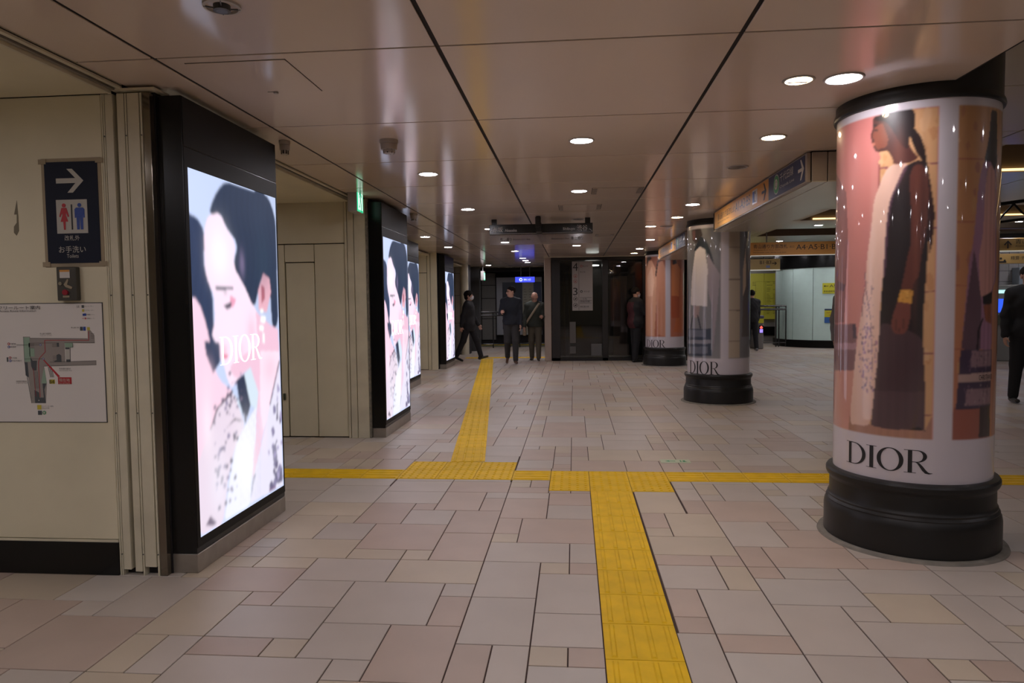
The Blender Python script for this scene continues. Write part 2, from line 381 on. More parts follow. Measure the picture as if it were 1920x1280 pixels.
# glow-in-the-dark evacuation stickers on the floor
m = MB(); m.box(.725, .975, 5.93, 6.06, .0012, .0025, 0)
m.plate([(.765, 0), (.80, .025), (.80, .008), (.85, .008), (.85, -.008), (.80, -.008), (.80, -.025)], (0, 5.995, .0026), (1, 0, 0), (0, 1, 0), .0006, 1)
m.plate(rect(.89, .90, -.03, .03), (0, 5.995, .0026), (1, 0, 0), (0, 1, 0), .0006, 1); m.plate(rect(.915, .945, -.03, -.02), (0, 5.995, .0026), (1, 0, 0), (0, 1, 0), .0006, 1)
m.plate(disc(.925, .018, .01, 8), (0, 5.995, .0026), (1, 0, 0), (0, 1, 0), .0006, 1); m.plate(rect(.91, .935, -.02, .006), (0, 5.995, .0026), (1, 0, 0), (0, 1, 0), .0006, 1)
m.build('floor_sticker', [mat('sticker_pale_green', (.50, .58, .40), .5), GREEN], label='pale green evacuation arrow sticker on the floor behind the yellow cross strip', cat='sticker')
m = MB(); m.box(.76, .98, 13.55, 13.68, .0012, .0025); m.plate([(.80, 0), (.83, .03), (.83, .01), (.88, .01), (.88, -.01), (.83, -.01), (.83, -.03)], (0, 13.61, .0026), (1, 0, 0), (0, 1, 0), .0006, 1)
m.build('floor_sticker', [MATS['sticker_pale_green'], GREEN], label='small pale sticker on the floor tiles before the dark elevator', cat='sticker')

# ------------------------------------------------------------------ ceiling
HC, HS, HL = 2.44, 2.78, 2.405; K = (HC-1.352)/(2.49-1.352)
mb = MB(); XE = 2.0*K; mb.box(-6, XE, -10, 24, HC+.007, HC+.08); mb.box(XE, 14, -10, 24, HS+.45, HS+.5); mb.box(XE-.01, XE, -10, 24, HC, HS+.45)
ceiling = mb.build('ceiling', DARK, kind='structure')
YL = [-10.4, -8.2, -7.05, -5.9, -4.75, -3.6, -2.6, -1.6, -.45, .7, 1.85, 3.11, 4.36, 5.53, 6.68, 7.82, 8.87, 10.0, 11.13, 12.27, 13.4, 14.53, 15.66, 16.8, 17.93, 19.06, 20.2, 21.3, 22.4, 23.6]
YL = [y*K for y in YL]
XL = [(-2.19, -1.905*K), (-1.905*K, -.592*K), (-.592*K, .72*K), (.72*K, 2.0*K)]
pm = {}
def panel(x0, x1, y0, y1, z, gx_=.010, gy=.007, M=None, name='ceiling_panel'):
    w, h = round(x1-x0, 3), round(y1-y0, 3); M = M or CEIL; key = (w, h, M.name)
    if key not in pm:
        s = MB(); s.bbox(-w/2+gx_, w/2-gx_, -h/2+gy, h/2-gy, 0, .006, .001); me = bpy.data.meshes.new(name); me.from_pydata(s.v, [], s.f); me.materials.append(M); pm[key] = me
    o = bpy.data.objects.new(name, pm[key]); COL.objects.link(o); o.parent = ceiling; o.location = Vector(((x0+x1)/2, (y0+y1)/2, z))-LOC[ceiling.name]
for k in range(len(YL)-1):
    for x0, x1 in XL: panel(x0, x1, YL[k], YL[k+1], HC)
    if YL[k] > 8.1: panel(-3.6, -2.19, YL[k], YL[k+1], HC)
# higher ceiling right of the columns, with recessed coffers
YR = [-10, -8, -6, -4.5, -3, -1.5, 0, 1.3, 2.6, 3.85, 5.08, 6.44, 8.2, 9.91, 11.59, 13.19, 14.46, 16.0, 17.6, 19.2, 20.8, 22.4]
for k in range(len(YR)-1):
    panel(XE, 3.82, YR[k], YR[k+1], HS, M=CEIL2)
COFF = [(7.0, 8.5), (11.49, 13.0), (14.46, 15.96)]
def coffer_parts():
    ys = [5.08]; segs = []
    y = 3.85; segs.append((-10, -6, False)); segs.append((-6, -2, False)); segs.append((-2, 1, False)); segs.append((1, 3.85, False))
    for a, b in COFF:
        segs.append((y, a, False)); segs.append((a, b, True)); y = b
    segs.append((y, 22.4, False)); return segs
for a, b, hole in coffer_parts():
    if not hole:
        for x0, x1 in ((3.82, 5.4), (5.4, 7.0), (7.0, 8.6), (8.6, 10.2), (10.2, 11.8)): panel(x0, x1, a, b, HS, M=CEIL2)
    else:
        panel(3.82, 4.03, a, b, HS, gx_=.004, M=CEIL2)
        m = MB(); z1 = HS+.32
        m.box(4.02, 4.03, a, b, HS, z1); m.box(4.03, 12, a-.01, a, HS, z1); m.box(4.03, 12, b, b+.01, HS, z1); m.box(4.02, 12, a, b, z1, z1+.01)
        m.build('coffer', mat('coffer_brown', (.17, .125, .085), .5), ceiling)
        if a in (11.49, 7.0):
            m = MB(); m.box(4.25, 11.8, b-.035, b-.005, HS+.012, HS+.035)
            m.build('coffer_edge_glow', mat('cove_edge_glow', (.9, .7, .4), .5, emit=(1.0, .68, .30), es=2.2), ceiling, label='warm glowing strip standing for the lit far edge of the ceiling recess')  # glowing strip stands in for the lit far edge of the recess
m = MB(); m.box(-6, -2.26, -10, 3.30, HL, HL+.03); m.build('ceiling', CREAM, kind='structure')
m = MB(); m.box(-6, -2.26, 3.36, 6.97, HL, HL+.03); m.build('ceiling', CREAM, kind='structure')
m = MB(); m.box(-6, -3.0, 8.2, 18.9, HL-.02, HL+.01); m.build('ceiling', CREAM, kind='structure')
# shutter tracks along the edge of the lower ceiling
for y0, y1 in ((-10, 3.30), (3.37, 6.96)):
    m = MB(); m.box(-2.26, -2.19, y0, y1, HL+.03, HC); t = m.build('trim_1', DARK, kind='structure')
    for x0, x1, z in ((-2.262, -2.246, HL-.002), (-2.240, -2.222, HL+.012), (-2.214, -2.190, HL+.02)):
        s = MB(); s.box(x0, x1, y0, y1, z, z+.03); s.build('track_rail', STEEL if x0 > -2.25 and x1 < -2.2 else CREAM2, t)

# ------------------------------------------------------------------ left walls
def wallbox(x0, x1, y0, y1, z0, z1, M=CREAM, name='wall_left'):
    s = MB(); s.box(x0, x1, y0, y1, z0, z1); return s.build(name, M, kind='structure')
wl = wallbox(-6, -2.31, 3.34, 3.40, 0, HL+.04, DARK)
s = MB(); s.bbox(-2.9+.9-1.6, -2.31, 3.305, 3.34, .185, HL-.002, .002); s.build('wall_panel', CREAM, wl)
s = MB(); s.bbox(-6, -3.61, 3.305, 3.34, .185, HL-.002, .002); s.build('wall_panel', CREAM, wl)
s = MB(); s.bbox(-6, -2.31, 3.300, 3.34, .0, .168, .002); s.build('baseboard_left', BLACKG, kind='structure')
s = MB(); s.box(-6, -2.31, 3.302, 3.34, .170, .182); s.build('wall_strip', CREAM2, wl)
s = MB(); s.plate([(-.012, .03), (.006, .10), (.010, .02), (.010, -.05), (-.004, -.075), (-.018, -.06), (-.016, -.03), (0, -.01), (.002, .03)], (-2.777, 3.3045, 1.80), (1, 0, 0), (0, 0, 1), .0008)
s.build('wall_stain', mat('drip_stain', (.20, .17, .11), .6), wl, label='dark drip stain on the cream wall')
# folding shutter jamb beside the first display
jb = MB(); jb.box(-2.31, -2.05, 3.345, 3.40, 0, HL+.03); jamb = jb.build('trim_2', DARK, kind='structure')
for x0, x1, M, zb in ((-2.308, -2.300, CREAM2, 0), (-2.297, -2.290, CREAM2, 0), (-2.287, -2.247, CREAM2, .03), (-2.225, -2.188, CREAM2, .02), (-2.184, -2.176, CREAM2, 0), (-2.172, -2.112, CREAM2, .045), (-2.106, -2.096, CREAM2, 0), (-2.092, -2.055, mat('jamb_steel', (.22, .19, .15), .12, metal=.85), 0)):
    s = MB(); s.bbox(x0, x1, 3.305, 3.345, zb, HL, .0015); s.build('jamb_board', M, jamb)
s = MB()
for xx in (-2.2935, -2.180, -2.101):
    for zz in (.11, .83, 1.42, 2.2): s.tube((xx, 3.306, zz), (xx, 3.302, zz), .0035, 8)
s.build('screw', DGREY, jamb, kind='stuff')
s = MB(); s.box(-2.24, -2.02, 3.29, 3.42, HL+.01, HL+.02); s.build('jamb_cap', CREAM2, jamb)
# floor of the second recess and its wall, door and frames
w2 = wallbox(-6, -2.07, 7.02, 8.25, 0, HC+.02, DARK)
for x0, x1, z0, z1 in ((-6, -4.2, .012, 1.985), (-6, -4.2, 1.995, 2.425), (-4.19, -2.315, 1.995, 2.425), (-2.631, -2.315, .012, 1.985), (-2.945, -2.639, 1.81, 1.985), (-4.19, -2.953, .012, 1.985)):
    s = MB(); s.bbox(x0, x1, 6.975, 7.02, z0, z1, .002); s.build('wall_panel', CREAM, w2)
s = MB(); s.bbox(-2.941, -2.642, 6.985, 7.01, .012, 1.80, .002); dr = s.build('door_1', CREAM, kind='structure')
s = MB(); s.bbox(-2.998, -2.975, 6.955, 6.985, .39, .46, .004); s.build('door_handle', mat('dark_handle', (.05, .06, .03), .4), w2, label='small dark flush pull')
for x0, x1 in ((-2.308, -2.285), (-2.278, -2.215), (-2.208, -2.09)):
    s = MB(); s.bbox(x0, x1, 6.955, 7.02, 0, HL+.02, .002); s.build('frame_board', CREAM2, w2)
s = MB(); s.bbox(-2.088, -2.072, 6.95, 7.02, 0, HC, .001)
s.build('frame_edge', mat('worn_edge', (.20, .18, .14), .6, noise=.5, nscale=25), w2)
w3 = wallbox(-6, -2.86, 11.3, 11.9, 0, HC+.02)
w4 = wallbox(-6, -2.845, 14.47, 15.9, 0, HC+.02, DARK)
for x0, x1, z0, z1 in ((-6, -3.05, 0.01, 2.02), (-6, -3.05, 2.03, 2.44), (-3.04, -2.98, 0, 2.45), (-2.97, -2.84, 0, 2.45)):
    s = MB(); s.bbox(x0, x1, 14.43, 14.47, z0, z1, .002); s.build('wall_panel', CREAM, w4)
wallbox(-6.05, -6, -10, 24, 0, HC+.1)
w5 = wallbox(-6, -2.86, 18.9, 19.4, 0, HC+.02, DARK)
STONE = mat('stone_panel', (.26, .23, .19), .5, noise=.15, nscale=3)
for k, (z0, z1) in enumerate(((.02, .85), (.86, 1.60), (1.61, 2.20), (2.21, 2.49))):
    for x0, x1 in ((-4.3, -3.62), (-3.61, -3.22), (-3.21, -3.06)):
        s = MB(); s.bbox(x0, x1, 18.86, 18.9, z0, z1, .003); s.build('stone_panel', STONE, w5)
s = MB(); s.lathe(-2.96, 18.9, [(.11, 0), (.11, 2.49)], 24); s.build('round_pier', CREAM2, w5, smooth=30)
# far end of the passage
wb = wallbox(-6, 1.0, 24.0, 24.1, 0, HS, DARK, 'wall_back')
for x0, x1, z0, z1 in ((-3.15, -2.68, .14, .85), (-3.15, -2.68, .87, 1.55), (-3.15, -2.68, 1.57, 2.0), (-3.15, -2.68, 2.02, 2.42), (-3.66, -3.18, .14, 1.2), (-3.66, -3.18, 1.22, 2.42)):
    s = MB(); s.bbox(x0, x1, 23.96, 24, z0, z1, .004); s.build('stone_panel', GREY, wb)
s = MB(); s.box(-6, 0, 20.9, 21.0, 2.35, HC+.1); s.build('trim_3', DARK, kind='structure')
s = MB(); s.bbox(-2.98, -2.72, 20.2, 20.45, 0, 2.5, .01); s.build('trim_4', DGREY, kind='structure')
# edge of the bright floor and platform strip in the passage
s = MB(); s.box(-6, 0, 22.2, 23.9, .001, .004); s.build('trim_5', mat('dim_green_floor', (.14, .15, .09), .4), kind='structure')
s = MB(); s.box(-6, -.2, 23.0, 23.25, .005, .009); s.build('trim_6', YEL, kind='structure')

# ------------------------------------------------------------------ right hand area
WTILE = mat('white_wall_tile', (.42, .42, .42), .2, noise=.05); GB = mat('grout_dark', (.08, .08, .08), .8)
wr = wallbox(7.9, 14, 16.5, 16.6, 0, HS+.02, GB, 'wall_right')
for i in range(20):
    for j in range(12):
        if j*.24+.3 > 2.65: continue
        s = MB(); s.bbox(8.6+i*.2+.004, 8.6+(i+1)*.2-.004, 16.47, 16.5, .08+j*.235, .08+(j+1)*.235-.008, .002)
        if i < 9: s.build('wall_tile', WTILE, wr)
wbr = wallbox(.9, 14.0, 24.2, 24.3, 0, HS+.02, mat('grey_wall', (.33, .32, .29), .4), 'wall_back')
s = MB(); s.box(4.5, 8.0, 24.17, 24.2, .20, .50); s.build('wall_band', BLACKG, wbr)
wallbox(13.9, 14, -10, 16.6, 0, HS+.02, mat('side_wall', (.30, .28, .25), .5), 'wall_right')
wallbox(-6, 14, -10.1, -10, 0, HS+.5, CREAM, 'wall_front_added')  # unseen end wall, added to close the hall for light and reflections
# downstand beam with the wayfinding signs
for k, (y0, y1) in enumerate(((5.33, 8.95), (10.95, 14.6))):
    s = MB(); s.box(1.735, 2.36, y0+.02, y1, 2.235, HC+.28); bm_ = s.build('ceiling_beam', DARK, kind='structure')
    ends = [1.73, 1.738, 1.845, 1.852, 2.36] if k == 0 else [1.73, 2.36]
    for a, b in ((1.738, 1.842), (1.850, 2.36)):
        s = MB(); s.bbox(a, b, y0, y0+.03, 2.222, 2.78 if a > 2 else HC-.01, .002); s.build('end_panel', mat('beam_paint', (.36, .30, .25), .35), bm_)
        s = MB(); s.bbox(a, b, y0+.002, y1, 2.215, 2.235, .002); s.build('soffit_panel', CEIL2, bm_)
ART1=[
 ('#cfa074',[(-48.1,2.062),(-48.7,2.306),(-10.1,2.315),(-10.2,0.63),(-72.0,0.63),(-52.2,0.994),(-49.3,1.932)]),
 ('#8d4b4a',[(-49.6,2.064),(-48.1,2.062),(-47.8,1.898),(-49.2,1.899)]),
 ('#c98f80',[(-99.7,0.947),(-64.8,0.97),(-71.1,0.631),(-100.1,0.622)]),
 ('#a87a66',[(-72.2,0.71),(-51.5,0.68),(-14.9,0.68),(-10.3,0.755),(-10.2,0.63),(-72.9,0.611)]),
 ('#8d5058',[(-48.6,2.045),(-42.1,2.043),(-42.0,2.031),(-48.6,2.035)]),
 ('#8d5058',[(-16.3,2.041),(-9.9,2.04),(-9.9,2.031),(-16.2,2.033)]),
 ('#8d5058',[(-15.5,1.715),(-9.6,1.716),(-9.6,1.708),(-15.4,1.708)]),
 ('#9a6258',[(-16.6,1.392),(-10.3,1.396),(-10.2,1.389),(-16.6,1.385)]),
 ('#9a6258',[(-17.1,1.077),(-10.1,1.078),(-10.1,1.07),(-17.1,1.069)]),
 ('#9a6258',[(-15.1,0.76),(-10.4,0.761),(-10.3,0.754),(-15.1,0.752)]),
 ('#8a5a56',[(-109.7,2.109),(-92.5,2.034),(-79.8,1.949),(-77.0,1.721),(-78.3,1.477),(-80.7,1.226),(-102.6,1.222)]),
 ('#503a48',[(-95.4,1.468),(-79.2,1.438),(-81.3,1.403),(-95.0,1.41)]),
 ('#7d5a5e',[(-104.7,1.212),(-66.5,1.222),(-64.8,0.968),(-101.1,0.944)]),
 ('#4a3a48',[(-70.2,1.22),(-66.5,1.222),(-65.4,1.143),(-69.1,1.142)]),
 ('#a58088',[(-101.2,1.105),(-65.9,1.118),(-65.8,1.082),(-100.8,1.066)]),
 ('#e0baa8',[(-38.9,2.052),(-28.4,2.048),(-33.7,1.982),(-40.4,1.867),(-42.6,1.779),(-44.6,1.468),(-46.1,1.373),(-47.1,1.08),(-52.1,0.675),(-72.1,0.666),(-66.1,1.073),(-63.2,1.221),(-58.8,1.374),(-57.3,1.585),(-53.9,1.738),(-52.4,1.878),(-49.0,1.932),(-44.2,2.025)]),
 ('#30161a',[(-17.2,2.049),(-14.0,1.922),(-11.2,1.778),(-12.5,1.636),(-14.6,1.573),(-15.8,1.843)]),
 ('#1c1318',[(-31.3,2.032),(-22.1,2.062),(-17.2,2.03),(-14.9,1.969),(-15.1,1.764),(-15.8,1.461),(-16.7,1.409),(-17.6,1.168),(-15.5,0.925),(-14.9,0.672),(-25.8,0.675),(-40.2,0.669),(-52.1,0.679),(-47.1,1.08),(-45.8,1.373),(-44.6,1.468),(-42.6,1.779),(-40.6,1.867),(-34.2,1.983)]),
 ('#453037',[(-46.3,1.231),(-32.0,1.216),(-17.5,1.152),(-15.5,0.925),(-14.9,0.672),(-18.9,0.697),(-25.8,0.675),(-40.2,0.669),(-52.1,0.679),(-48.5,0.945)]),
 ('#4f3940',[(-49.5,0.868),(-15.4,0.876),(-14.9,0.672),(-18.9,0.697),(-25.8,0.675),(-40.2,0.669),(-52.1,0.679)]),
 ('#553a4c',[(-31.3,2.032),(-28.4,2.042),(-38.6,1.882),(-41.0,1.778),(-43.0,1.467),(-44.6,1.468),(-43.0,1.739),(-40.6,1.871)]),
 ('#4a2420',[(-53.3,2.313),(-54.6,2.284),(-53.6,2.258),(-56.2,2.217),(-54.5,2.194),(-54.8,2.178),(-53.0,2.15),(-50.9,2.126),(-46.6,2.125),(-43.1,2.128),(-40.6,2.102),(-38.4,2.063),(-38.7,2.05),(-28.9,2.045),(-21.6,2.067),(-26.1,2.103),(-29.1,2.154),(-30.3,2.25),(-38.4,2.3)]),
 ('#7a4030',[(-52.6,2.256),(-46.9,2.272),(-42.4,2.185),(-43.3,2.146),(-50.0,2.138),(-52.4,2.162),(-53.1,2.2),(-54.7,2.206)]),
 ('#1c1216',[(-53.3,2.313),(-47.0,2.316),(-26.1,2.317),(-24.7,2.274),(-25.2,2.221),(-28.2,2.181),(-29.5,2.114),(-34.0,2.143),(-40.4,2.239),(-44.7,2.275),(-52.7,2.293)]),
 ('#1c1216',[(-54.7,2.273),(-52.4,2.274),(-49.7,2.262),(-52.6,2.26)]),
 ('#1c1216',[(-53.2,2.245),(-50.5,2.247),(-50.0,2.234),(-52.6,2.236)]),
 ('#b06a58',[(-54.7,2.179),(-52.4,2.178),(-52.2,2.164),(-53.8,2.158)]),
 ('#1c1216',[(-26.3,2.229),(-21.4,2.18),(-18.1,2.105),(-17.0,2.041),(-15.7,2.001),(-20.2,2.055),(-23.6,2.093),(-27.2,2.16),(-28.2,2.196)]),
 ('#5c3028',[(-28.2,1.97),(-25.9,2.03),(-21.1,2.039),(-16.2,2.001),(-15.3,1.875),(-16.4,1.685),(-19.5,1.566),(-20.7,1.462),(-23.6,1.451),(-24.5,1.399),(-32.4,1.404),(-29.8,1.501),(-28.3,1.573),(-26.0,1.641),(-26.4,1.809)]),
 ('#c89040',[(-32.4,1.404),(-24.3,1.399),(-25.1,1.33),(-34.3,1.342)]),
 ('#6e3c34',[(-34.3,1.342),(-25.5,1.33),(-25.9,1.249),(-27.4,1.196),(-29.9,1.174),(-36.0,1.174),(-38.1,1.207),(-37.7,1.265)]),
 ('#9a7088',[(24.1,2.044),(30.8,2.055),(40.9,2.038),(46.9,1.459),(38.3,1.39),(40.7,1.087),(8.7,1.095),(11.4,1.327),(13.7,1.565),(16.1,1.601),(19.2,1.838),(20.2,1.933)]),
 ('#c49088',[(28.4,1.999),(32.8,2.033),(40.0,1.99),(43.3,1.459),(37.1,1.386),(24.2,1.358),(21.8,1.565),(25.8,1.681),(26.5,1.88)]),
 ('#241a1e',[(31.6,2.304),(40.0,2.303),(42.4,2.039),(37.3,2.004),(32.7,2.045),(24.9,2.044),(27.8,2.109),(30.0,2.181)]),
 ('#624a55',[(17.4,1.601),(14.7,1.458),(12.1,1.327),(8.7,1.095),(25.4,1.092),(25.9,1.326),(18.9,1.565)]),
 ('#181418',[(26.6,1.362),(39.0,1.39),(38.8,1.325),(27.6,1.319)]),
 ('#8a5038',[(27.6,1.317),(38.0,1.325),(38.8,1.219),(30.7,1.236)]),
 ('#201820',[(27.1,1.255),(28.3,1.249),(24.2,1.189),(23.6,1.092),(21.6,1.093),(22.6,1.197)]),
 ('#9a5a4c',[(3.9,0.797),(39.0,0.796),(40.4,0.625),(3.3,0.63)]),
 ('#45384c',[(8.3,1.093),(40.7,1.087),(40.4,0.791),(5.6,0.787),(6.9,0.926)]),
 ('#8c7078',[(17.4,1.086),(39.9,1.084),(40.5,1.005),(16.4,1.001)]),
 ('#8c7078',[(13.6,0.889),(40.4,0.89),(40.3,0.803),(13.3,0.804)]),
 ('#b49890',[(7.3,0.968),(40.8,0.971),(40.1,0.926),(6.9,0.924)]),
 ('#3a2c30',[(26.1,0.795),(39.6,0.796),(40.3,0.633),(26.0,0.637)]),
 ('#a86850',[(1.8,2.057),(24.3,2.058),(24.4,2.049),(1.8,2.049)]),
 ('#a86850',[(2.7,1.742),(17.5,1.742),(17.6,1.734),(2.7,1.734)]),
 ('#a86850',[(3.1,1.423),(12.3,1.421),(12.4,1.414),(3.1,1.415)]),
 ('#a86850',[(3.5,1.103),(9.0,1.103),(9.0,1.093),(3.6,1.094)]),
]
ART2=[
 ('#3a3232',[(-67.8,2.34),(-45.8,2.342),(-40.5,2.224),(-55.5,2.123),(-66.1,2.174)]),
 ('#6e4a48',[(-66.1,2.295),(-57.8,2.3),(-57.7,2.168),(-65.0,2.184)]),
 ('#2a323c',[(-62.4,2.028),(-43.9,2.226),(-30.7,2.121),(-21.5,1.924),(-13.1,1.587),(-17.8,1.62),(-27.5,1.925),(-37.0,2.059),(-45.7,2.02),(-47.5,1.911),(-55.5,2.024)]),
 ('#9a9098',[(-30.6,1.991),(-21.5,1.859),(-8.3,1.705),(-12.4,1.338),(-20.9,0.618),(-22.7,1.295),(-32.0,1.558)]),
 ('#d8d0d0',[(-57.7,2.021),(-45.7,2.081),(-35.4,2.037),(-30.5,1.775),(-31.9,1.291),(-71.7,1.315),(-67.6,1.676)]),
 ('#a08a88',[(-62.1,1.297),(-47.2,1.297),(-47.9,1.142),(-60.6,1.141)]),
 ('#303640',[(-67.3,1.141),(-62.1,1.186),(-69.0,0.995),(-74.3,0.994)]),
 ('#303640',[(-53.1,1.186),(-49.1,1.164),(-42.8,0.999),(-45.7,0.999)]),
 ('#3a4454',[(-88.4,0.99),(-24.1,1.001),(-23.3,0.644),(-88.1,0.619)]),
 ('#8a8a94',[(-85.4,0.839),(-24.0,0.855),(-24.0,0.804),(-85.3,0.786)]),
 ('#6a6e7c',[(-85.5,0.975),(-33.4,0.985),(-33.3,0.891),(-85.4,0.877)]),
 ('#6a6e7c',[(-85.3,0.748),(-30.1,0.766),(-30.1,0.672),(-85.2,0.65)]),
 ('#b8a894',[(6.7,2.326),(28.9,2.328),(30.5,0.614),(7.8,0.619)]),
 ('#7a6a60',[(6.9,2.06),(29.1,2.061),(29.1,2.05),(6.9,2.049)]),
 ('#7a6a60',[(7.2,1.647),(29.5,1.647),(29.5,1.634),(7.2,1.634)]),
 ('#7a6a60',[(7.4,1.245),(29.9,1.243),(29.9,1.23),(7.4,1.232)]),
 ('#7a6a60',[(7.7,0.841),(30.3,0.838),(30.3,0.827),(7.7,0.831)]),
 ('#68605e',[(40.5,2.267),(51.9,2.293),(76.3,1.998),(76.2,0.885),(35.2,0.887),(39.0,1.551)]),
 ('#2a2220',[(43.0,2.268),(55.7,2.295),(55.9,2.186),(45.9,2.171)]),
 ('#d0b8a0',[(37.3,1.768),(46.0,2.074),(46.8,1.552),(37.7,1.421)]),
]
ART3=[
 ('#e0a888',[(-71.8,2.2),(-47.2,2.243),(-32.7,2.045),(-30.2,1.485),(-38.5,0.64),(-80.3,0.63),(-83.2,1.706)]),
 ('#f0c0a0',[(-68.6,1.88),(-47.2,2.12),(-38.3,1.767),(-44.2,1.487),(-66.7,1.489)]),
 ('#c88868',[(-30.1,2.149),(-12.7,2.232),(-4.1,2.039),(-5.6,0.642),(-27.7,0.677),(-32.8,1.485)]),
 ('#302020',[(-71.7,2.307),(-53.9,2.326),(-47.1,2.278),(-61.8,2.231),(-68.5,2.093)]),
 ('#302020',[(-28.5,2.236),(-12.7,2.266),(-10.3,2.231),(-24.9,2.211),(-32.7,1.871),(-35.4,1.941)]),
 ('#d08050',[(12.4,2.142),(27.5,2.212),(44.2,2.04),(40.6,1.023),(14.0,1.026)]),
 ('#302020',[(15.5,2.229),(27.5,2.246),(30.5,2.16),(16.6,2.135)]),
 ('#c06a40',[(44.2,2.04),(65.8,2.115),(66.6,0.699),(19.2,0.728),(33.7,1.199)]),
 ('#b05838',[(11.4,1.481),(40.5,1.479),(40.6,1.023),(12.5,1.026)]),
]
SCREEN_ART=[
 ('#2f3d5c',[(-0.014,0.879),(0.073,0.871),(0.137,0.838),(0.121,0.745),(0.153,0.704),(0.2,0.662),(0.197,0.577),(0.202,0.5),(0.113,0.503),(0.068,0.599),(-0.001,0.659),(-0.04,0.669)]),
 ('#f8d4e8',[(-0.008,0.659),(0.045,0.649),(0.098,0.612),(0.148,0.544),(0.178,0.463),(0.244,0.414),(0.378,0.377),(0.203,0.339),(0.132,0.287),(0.066,0.253),(-0.009,0.192),(-0.01,0.536)]),
 ('#33405c',[(0.1,0.533),(0.259,0.528),(0.248,0.469),(0.175,0.441),(0.111,0.497)]),
 ('#fae4f6',[(0.189,0.887),(0.301,0.902),(0.357,0.862),(0.47,0.819),(0.418,0.753),(0.546,0.72),(0.664,0.622),(0.739,0.597),(0.725,0.48),(0.725,0.514),(0.592,0.438),(0.417,0.406),(0.37,0.382),(0.313,0.419),(0.292,0.458),(0.252,0.473),(0.25,0.529),(0.22,0.523),(0.182,0.543),(0.179,0.556),(0.217,0.594),(0.212,0.637),(0.208,0.666),(0.158,0.695),(0.128,0.736),(0.131,0.828),(0.15,0.862)]),
 ('#f0c6dc',[(0.334,0.451),(0.58,0.489),(0.767,0.513),(0.993,0.506),(0.989,0.435),(0.824,0.272),(0.73,0.222),(0.629,0.084),(0.565,0.066),(0.631,0.263),(0.683,0.346),(0.592,0.438),(0.417,0.406)]),
 ('#fae2f2',[(0.721,0.484),(0.993,0.506),(0.989,0.435),(0.824,0.272),(0.73,0.222),(0.699,0.309)]),
 ('#28364f',[(0.366,0.998),(0.894,1.001),(0.996,0.93),(0.994,0.771),(0.986,0.564),(0.9,0.55),(0.878,0.717),(0.797,0.738),(0.731,0.69),(0.663,0.617),(0.559,0.688),(0.418,0.753),(0.496,0.82),(0.357,0.862),(0.306,0.902),(0.189,0.887),(0.209,0.916),(0.274,0.96)]),
 ('#eeb6c6',[(0.797,0.738),(0.879,0.722),(0.895,0.677),(0.826,0.609),(0.722,0.617),(0.72,0.68)]),
 ('#b86a7a',[(0.762,0.7),(0.812,0.691),(0.808,0.656),(0.764,0.636)]),
 ('#f0c4da',[(0.682,0.612),(0.88,0.565),(0.984,0.548),(0.989,0.473),(0.7,0.485)]),
 ('#e8d8e8',[(0.378,0.377),(0.477,0.287),(0.502,0.26),(0.394,0.217),(0.294,0.129),(0.227,-0.002),(-0.01,0.004),(-0.015,0.193),(0.066,0.253),(0.131,0.282),(0.177,0.332)]),
 ('#2b3550',[(0.417,0.406),(0.512,0.42),(0.578,0.318),(0.512,0.264),(0.445,0.339)]),
 ('#d5e4f2',[(0.512,0.42),(0.592,0.438),(0.683,0.351),(0.656,0.297),(0.578,0.318)]),
 ('#d5e4f2',[(0.313,0.419),(0.37,0.382),(0.445,0.339),(0.502,0.262),(0.486,0.286),(0.378,0.377)]),
 ('#eef0ff',[(0.512,0.262),(0.658,0.312),(0.638,0.231),(0.568,0.087),(0.538,0.007),(0.236,0.004),(0.331,0.148),(0.394,0.217)]),
 ('#e6e2f4',[(0.989,0.435),(0.989,0.003),(0.538,0.009),(0.588,0.089),(0.752,0.22),(0.828,0.298)]),
 ('#3a3448',[(0.369,0.38),(0.381,0.373),(0.211,0.336),(0.134,0.284),(0.126,0.287),(0.199,0.339)]),
 ('#3a3448',[(0.295,0.273),(0.385,0.288),(0.475,0.275),(0.475,0.278),(0.386,0.293)]),
 ('#4a4560',[(0.981,0.441),(0.994,0.435),(0.839,0.297),(0.828,0.301)]),
 ('#8a88a0',[(0.843,0.157),(0.901,0.161),(0.921,0.093),(0.868,0.078)]),
 ('#6a6884',[(0.866,0.062),(0.986,0.068),(0.986,0.018),(0.884,0.021)]),
 ('#8a6a90',[(0.792,0.018),(0.884,0.021),(0.882,0.007),(0.79,0.007)]),
 ('#4a4560',[(0.93,0.29),(0.948,0.3),(0.939,0.235),(0.923,0.236)]),
 ('#8080a0',[(0.579,0.09),(0.62,0.095),(0.586,0.064),(0.539,0.015)]),
 ('#6a5a70',[(0.053,0.024),(0.101,0.043),(0.161,0.01),(0.114,0.013)]),
 ('#5a5068',[(0.219,0.139),(0.247,0.136),(0.227,0.113),(0.212,0.117)]),
 ('#eda2be',[(0.383,0.663),(0.448,0.65),(0.412,0.628),(0.312,0.626),(0.38,0.641)]),
 ('#33304a',[(0.225,0.688),(0.418,0.687),(0.418,0.681),(0.232,0.676)]),
 ('#2a2840',[(0.304,0.632),(0.396,0.643),(0.386,0.626),(0.344,0.621)]),
 ('#e0708e',[(0.274,0.493),(0.338,0.486),(0.32,0.475),(0.272,0.479)]),
 ('#ffffff',[(0.742,0.622),(0.783,0.621),(0.781,0.607),(0.74,0.607)]),
 ('#ffffff',[(0.75,0.599),(0.82,0.594),(0.797,0.572),(0.736,0.578)]),
 ('#ffffff',[(0.726,0.568),(0.786,0.564),(0.773,0.547),(0.718,0.551)]),
 ('#ffffff',[(0.762,0.543),(0.792,0.539),(0.788,0.507),(0.758,0.511)]),
]
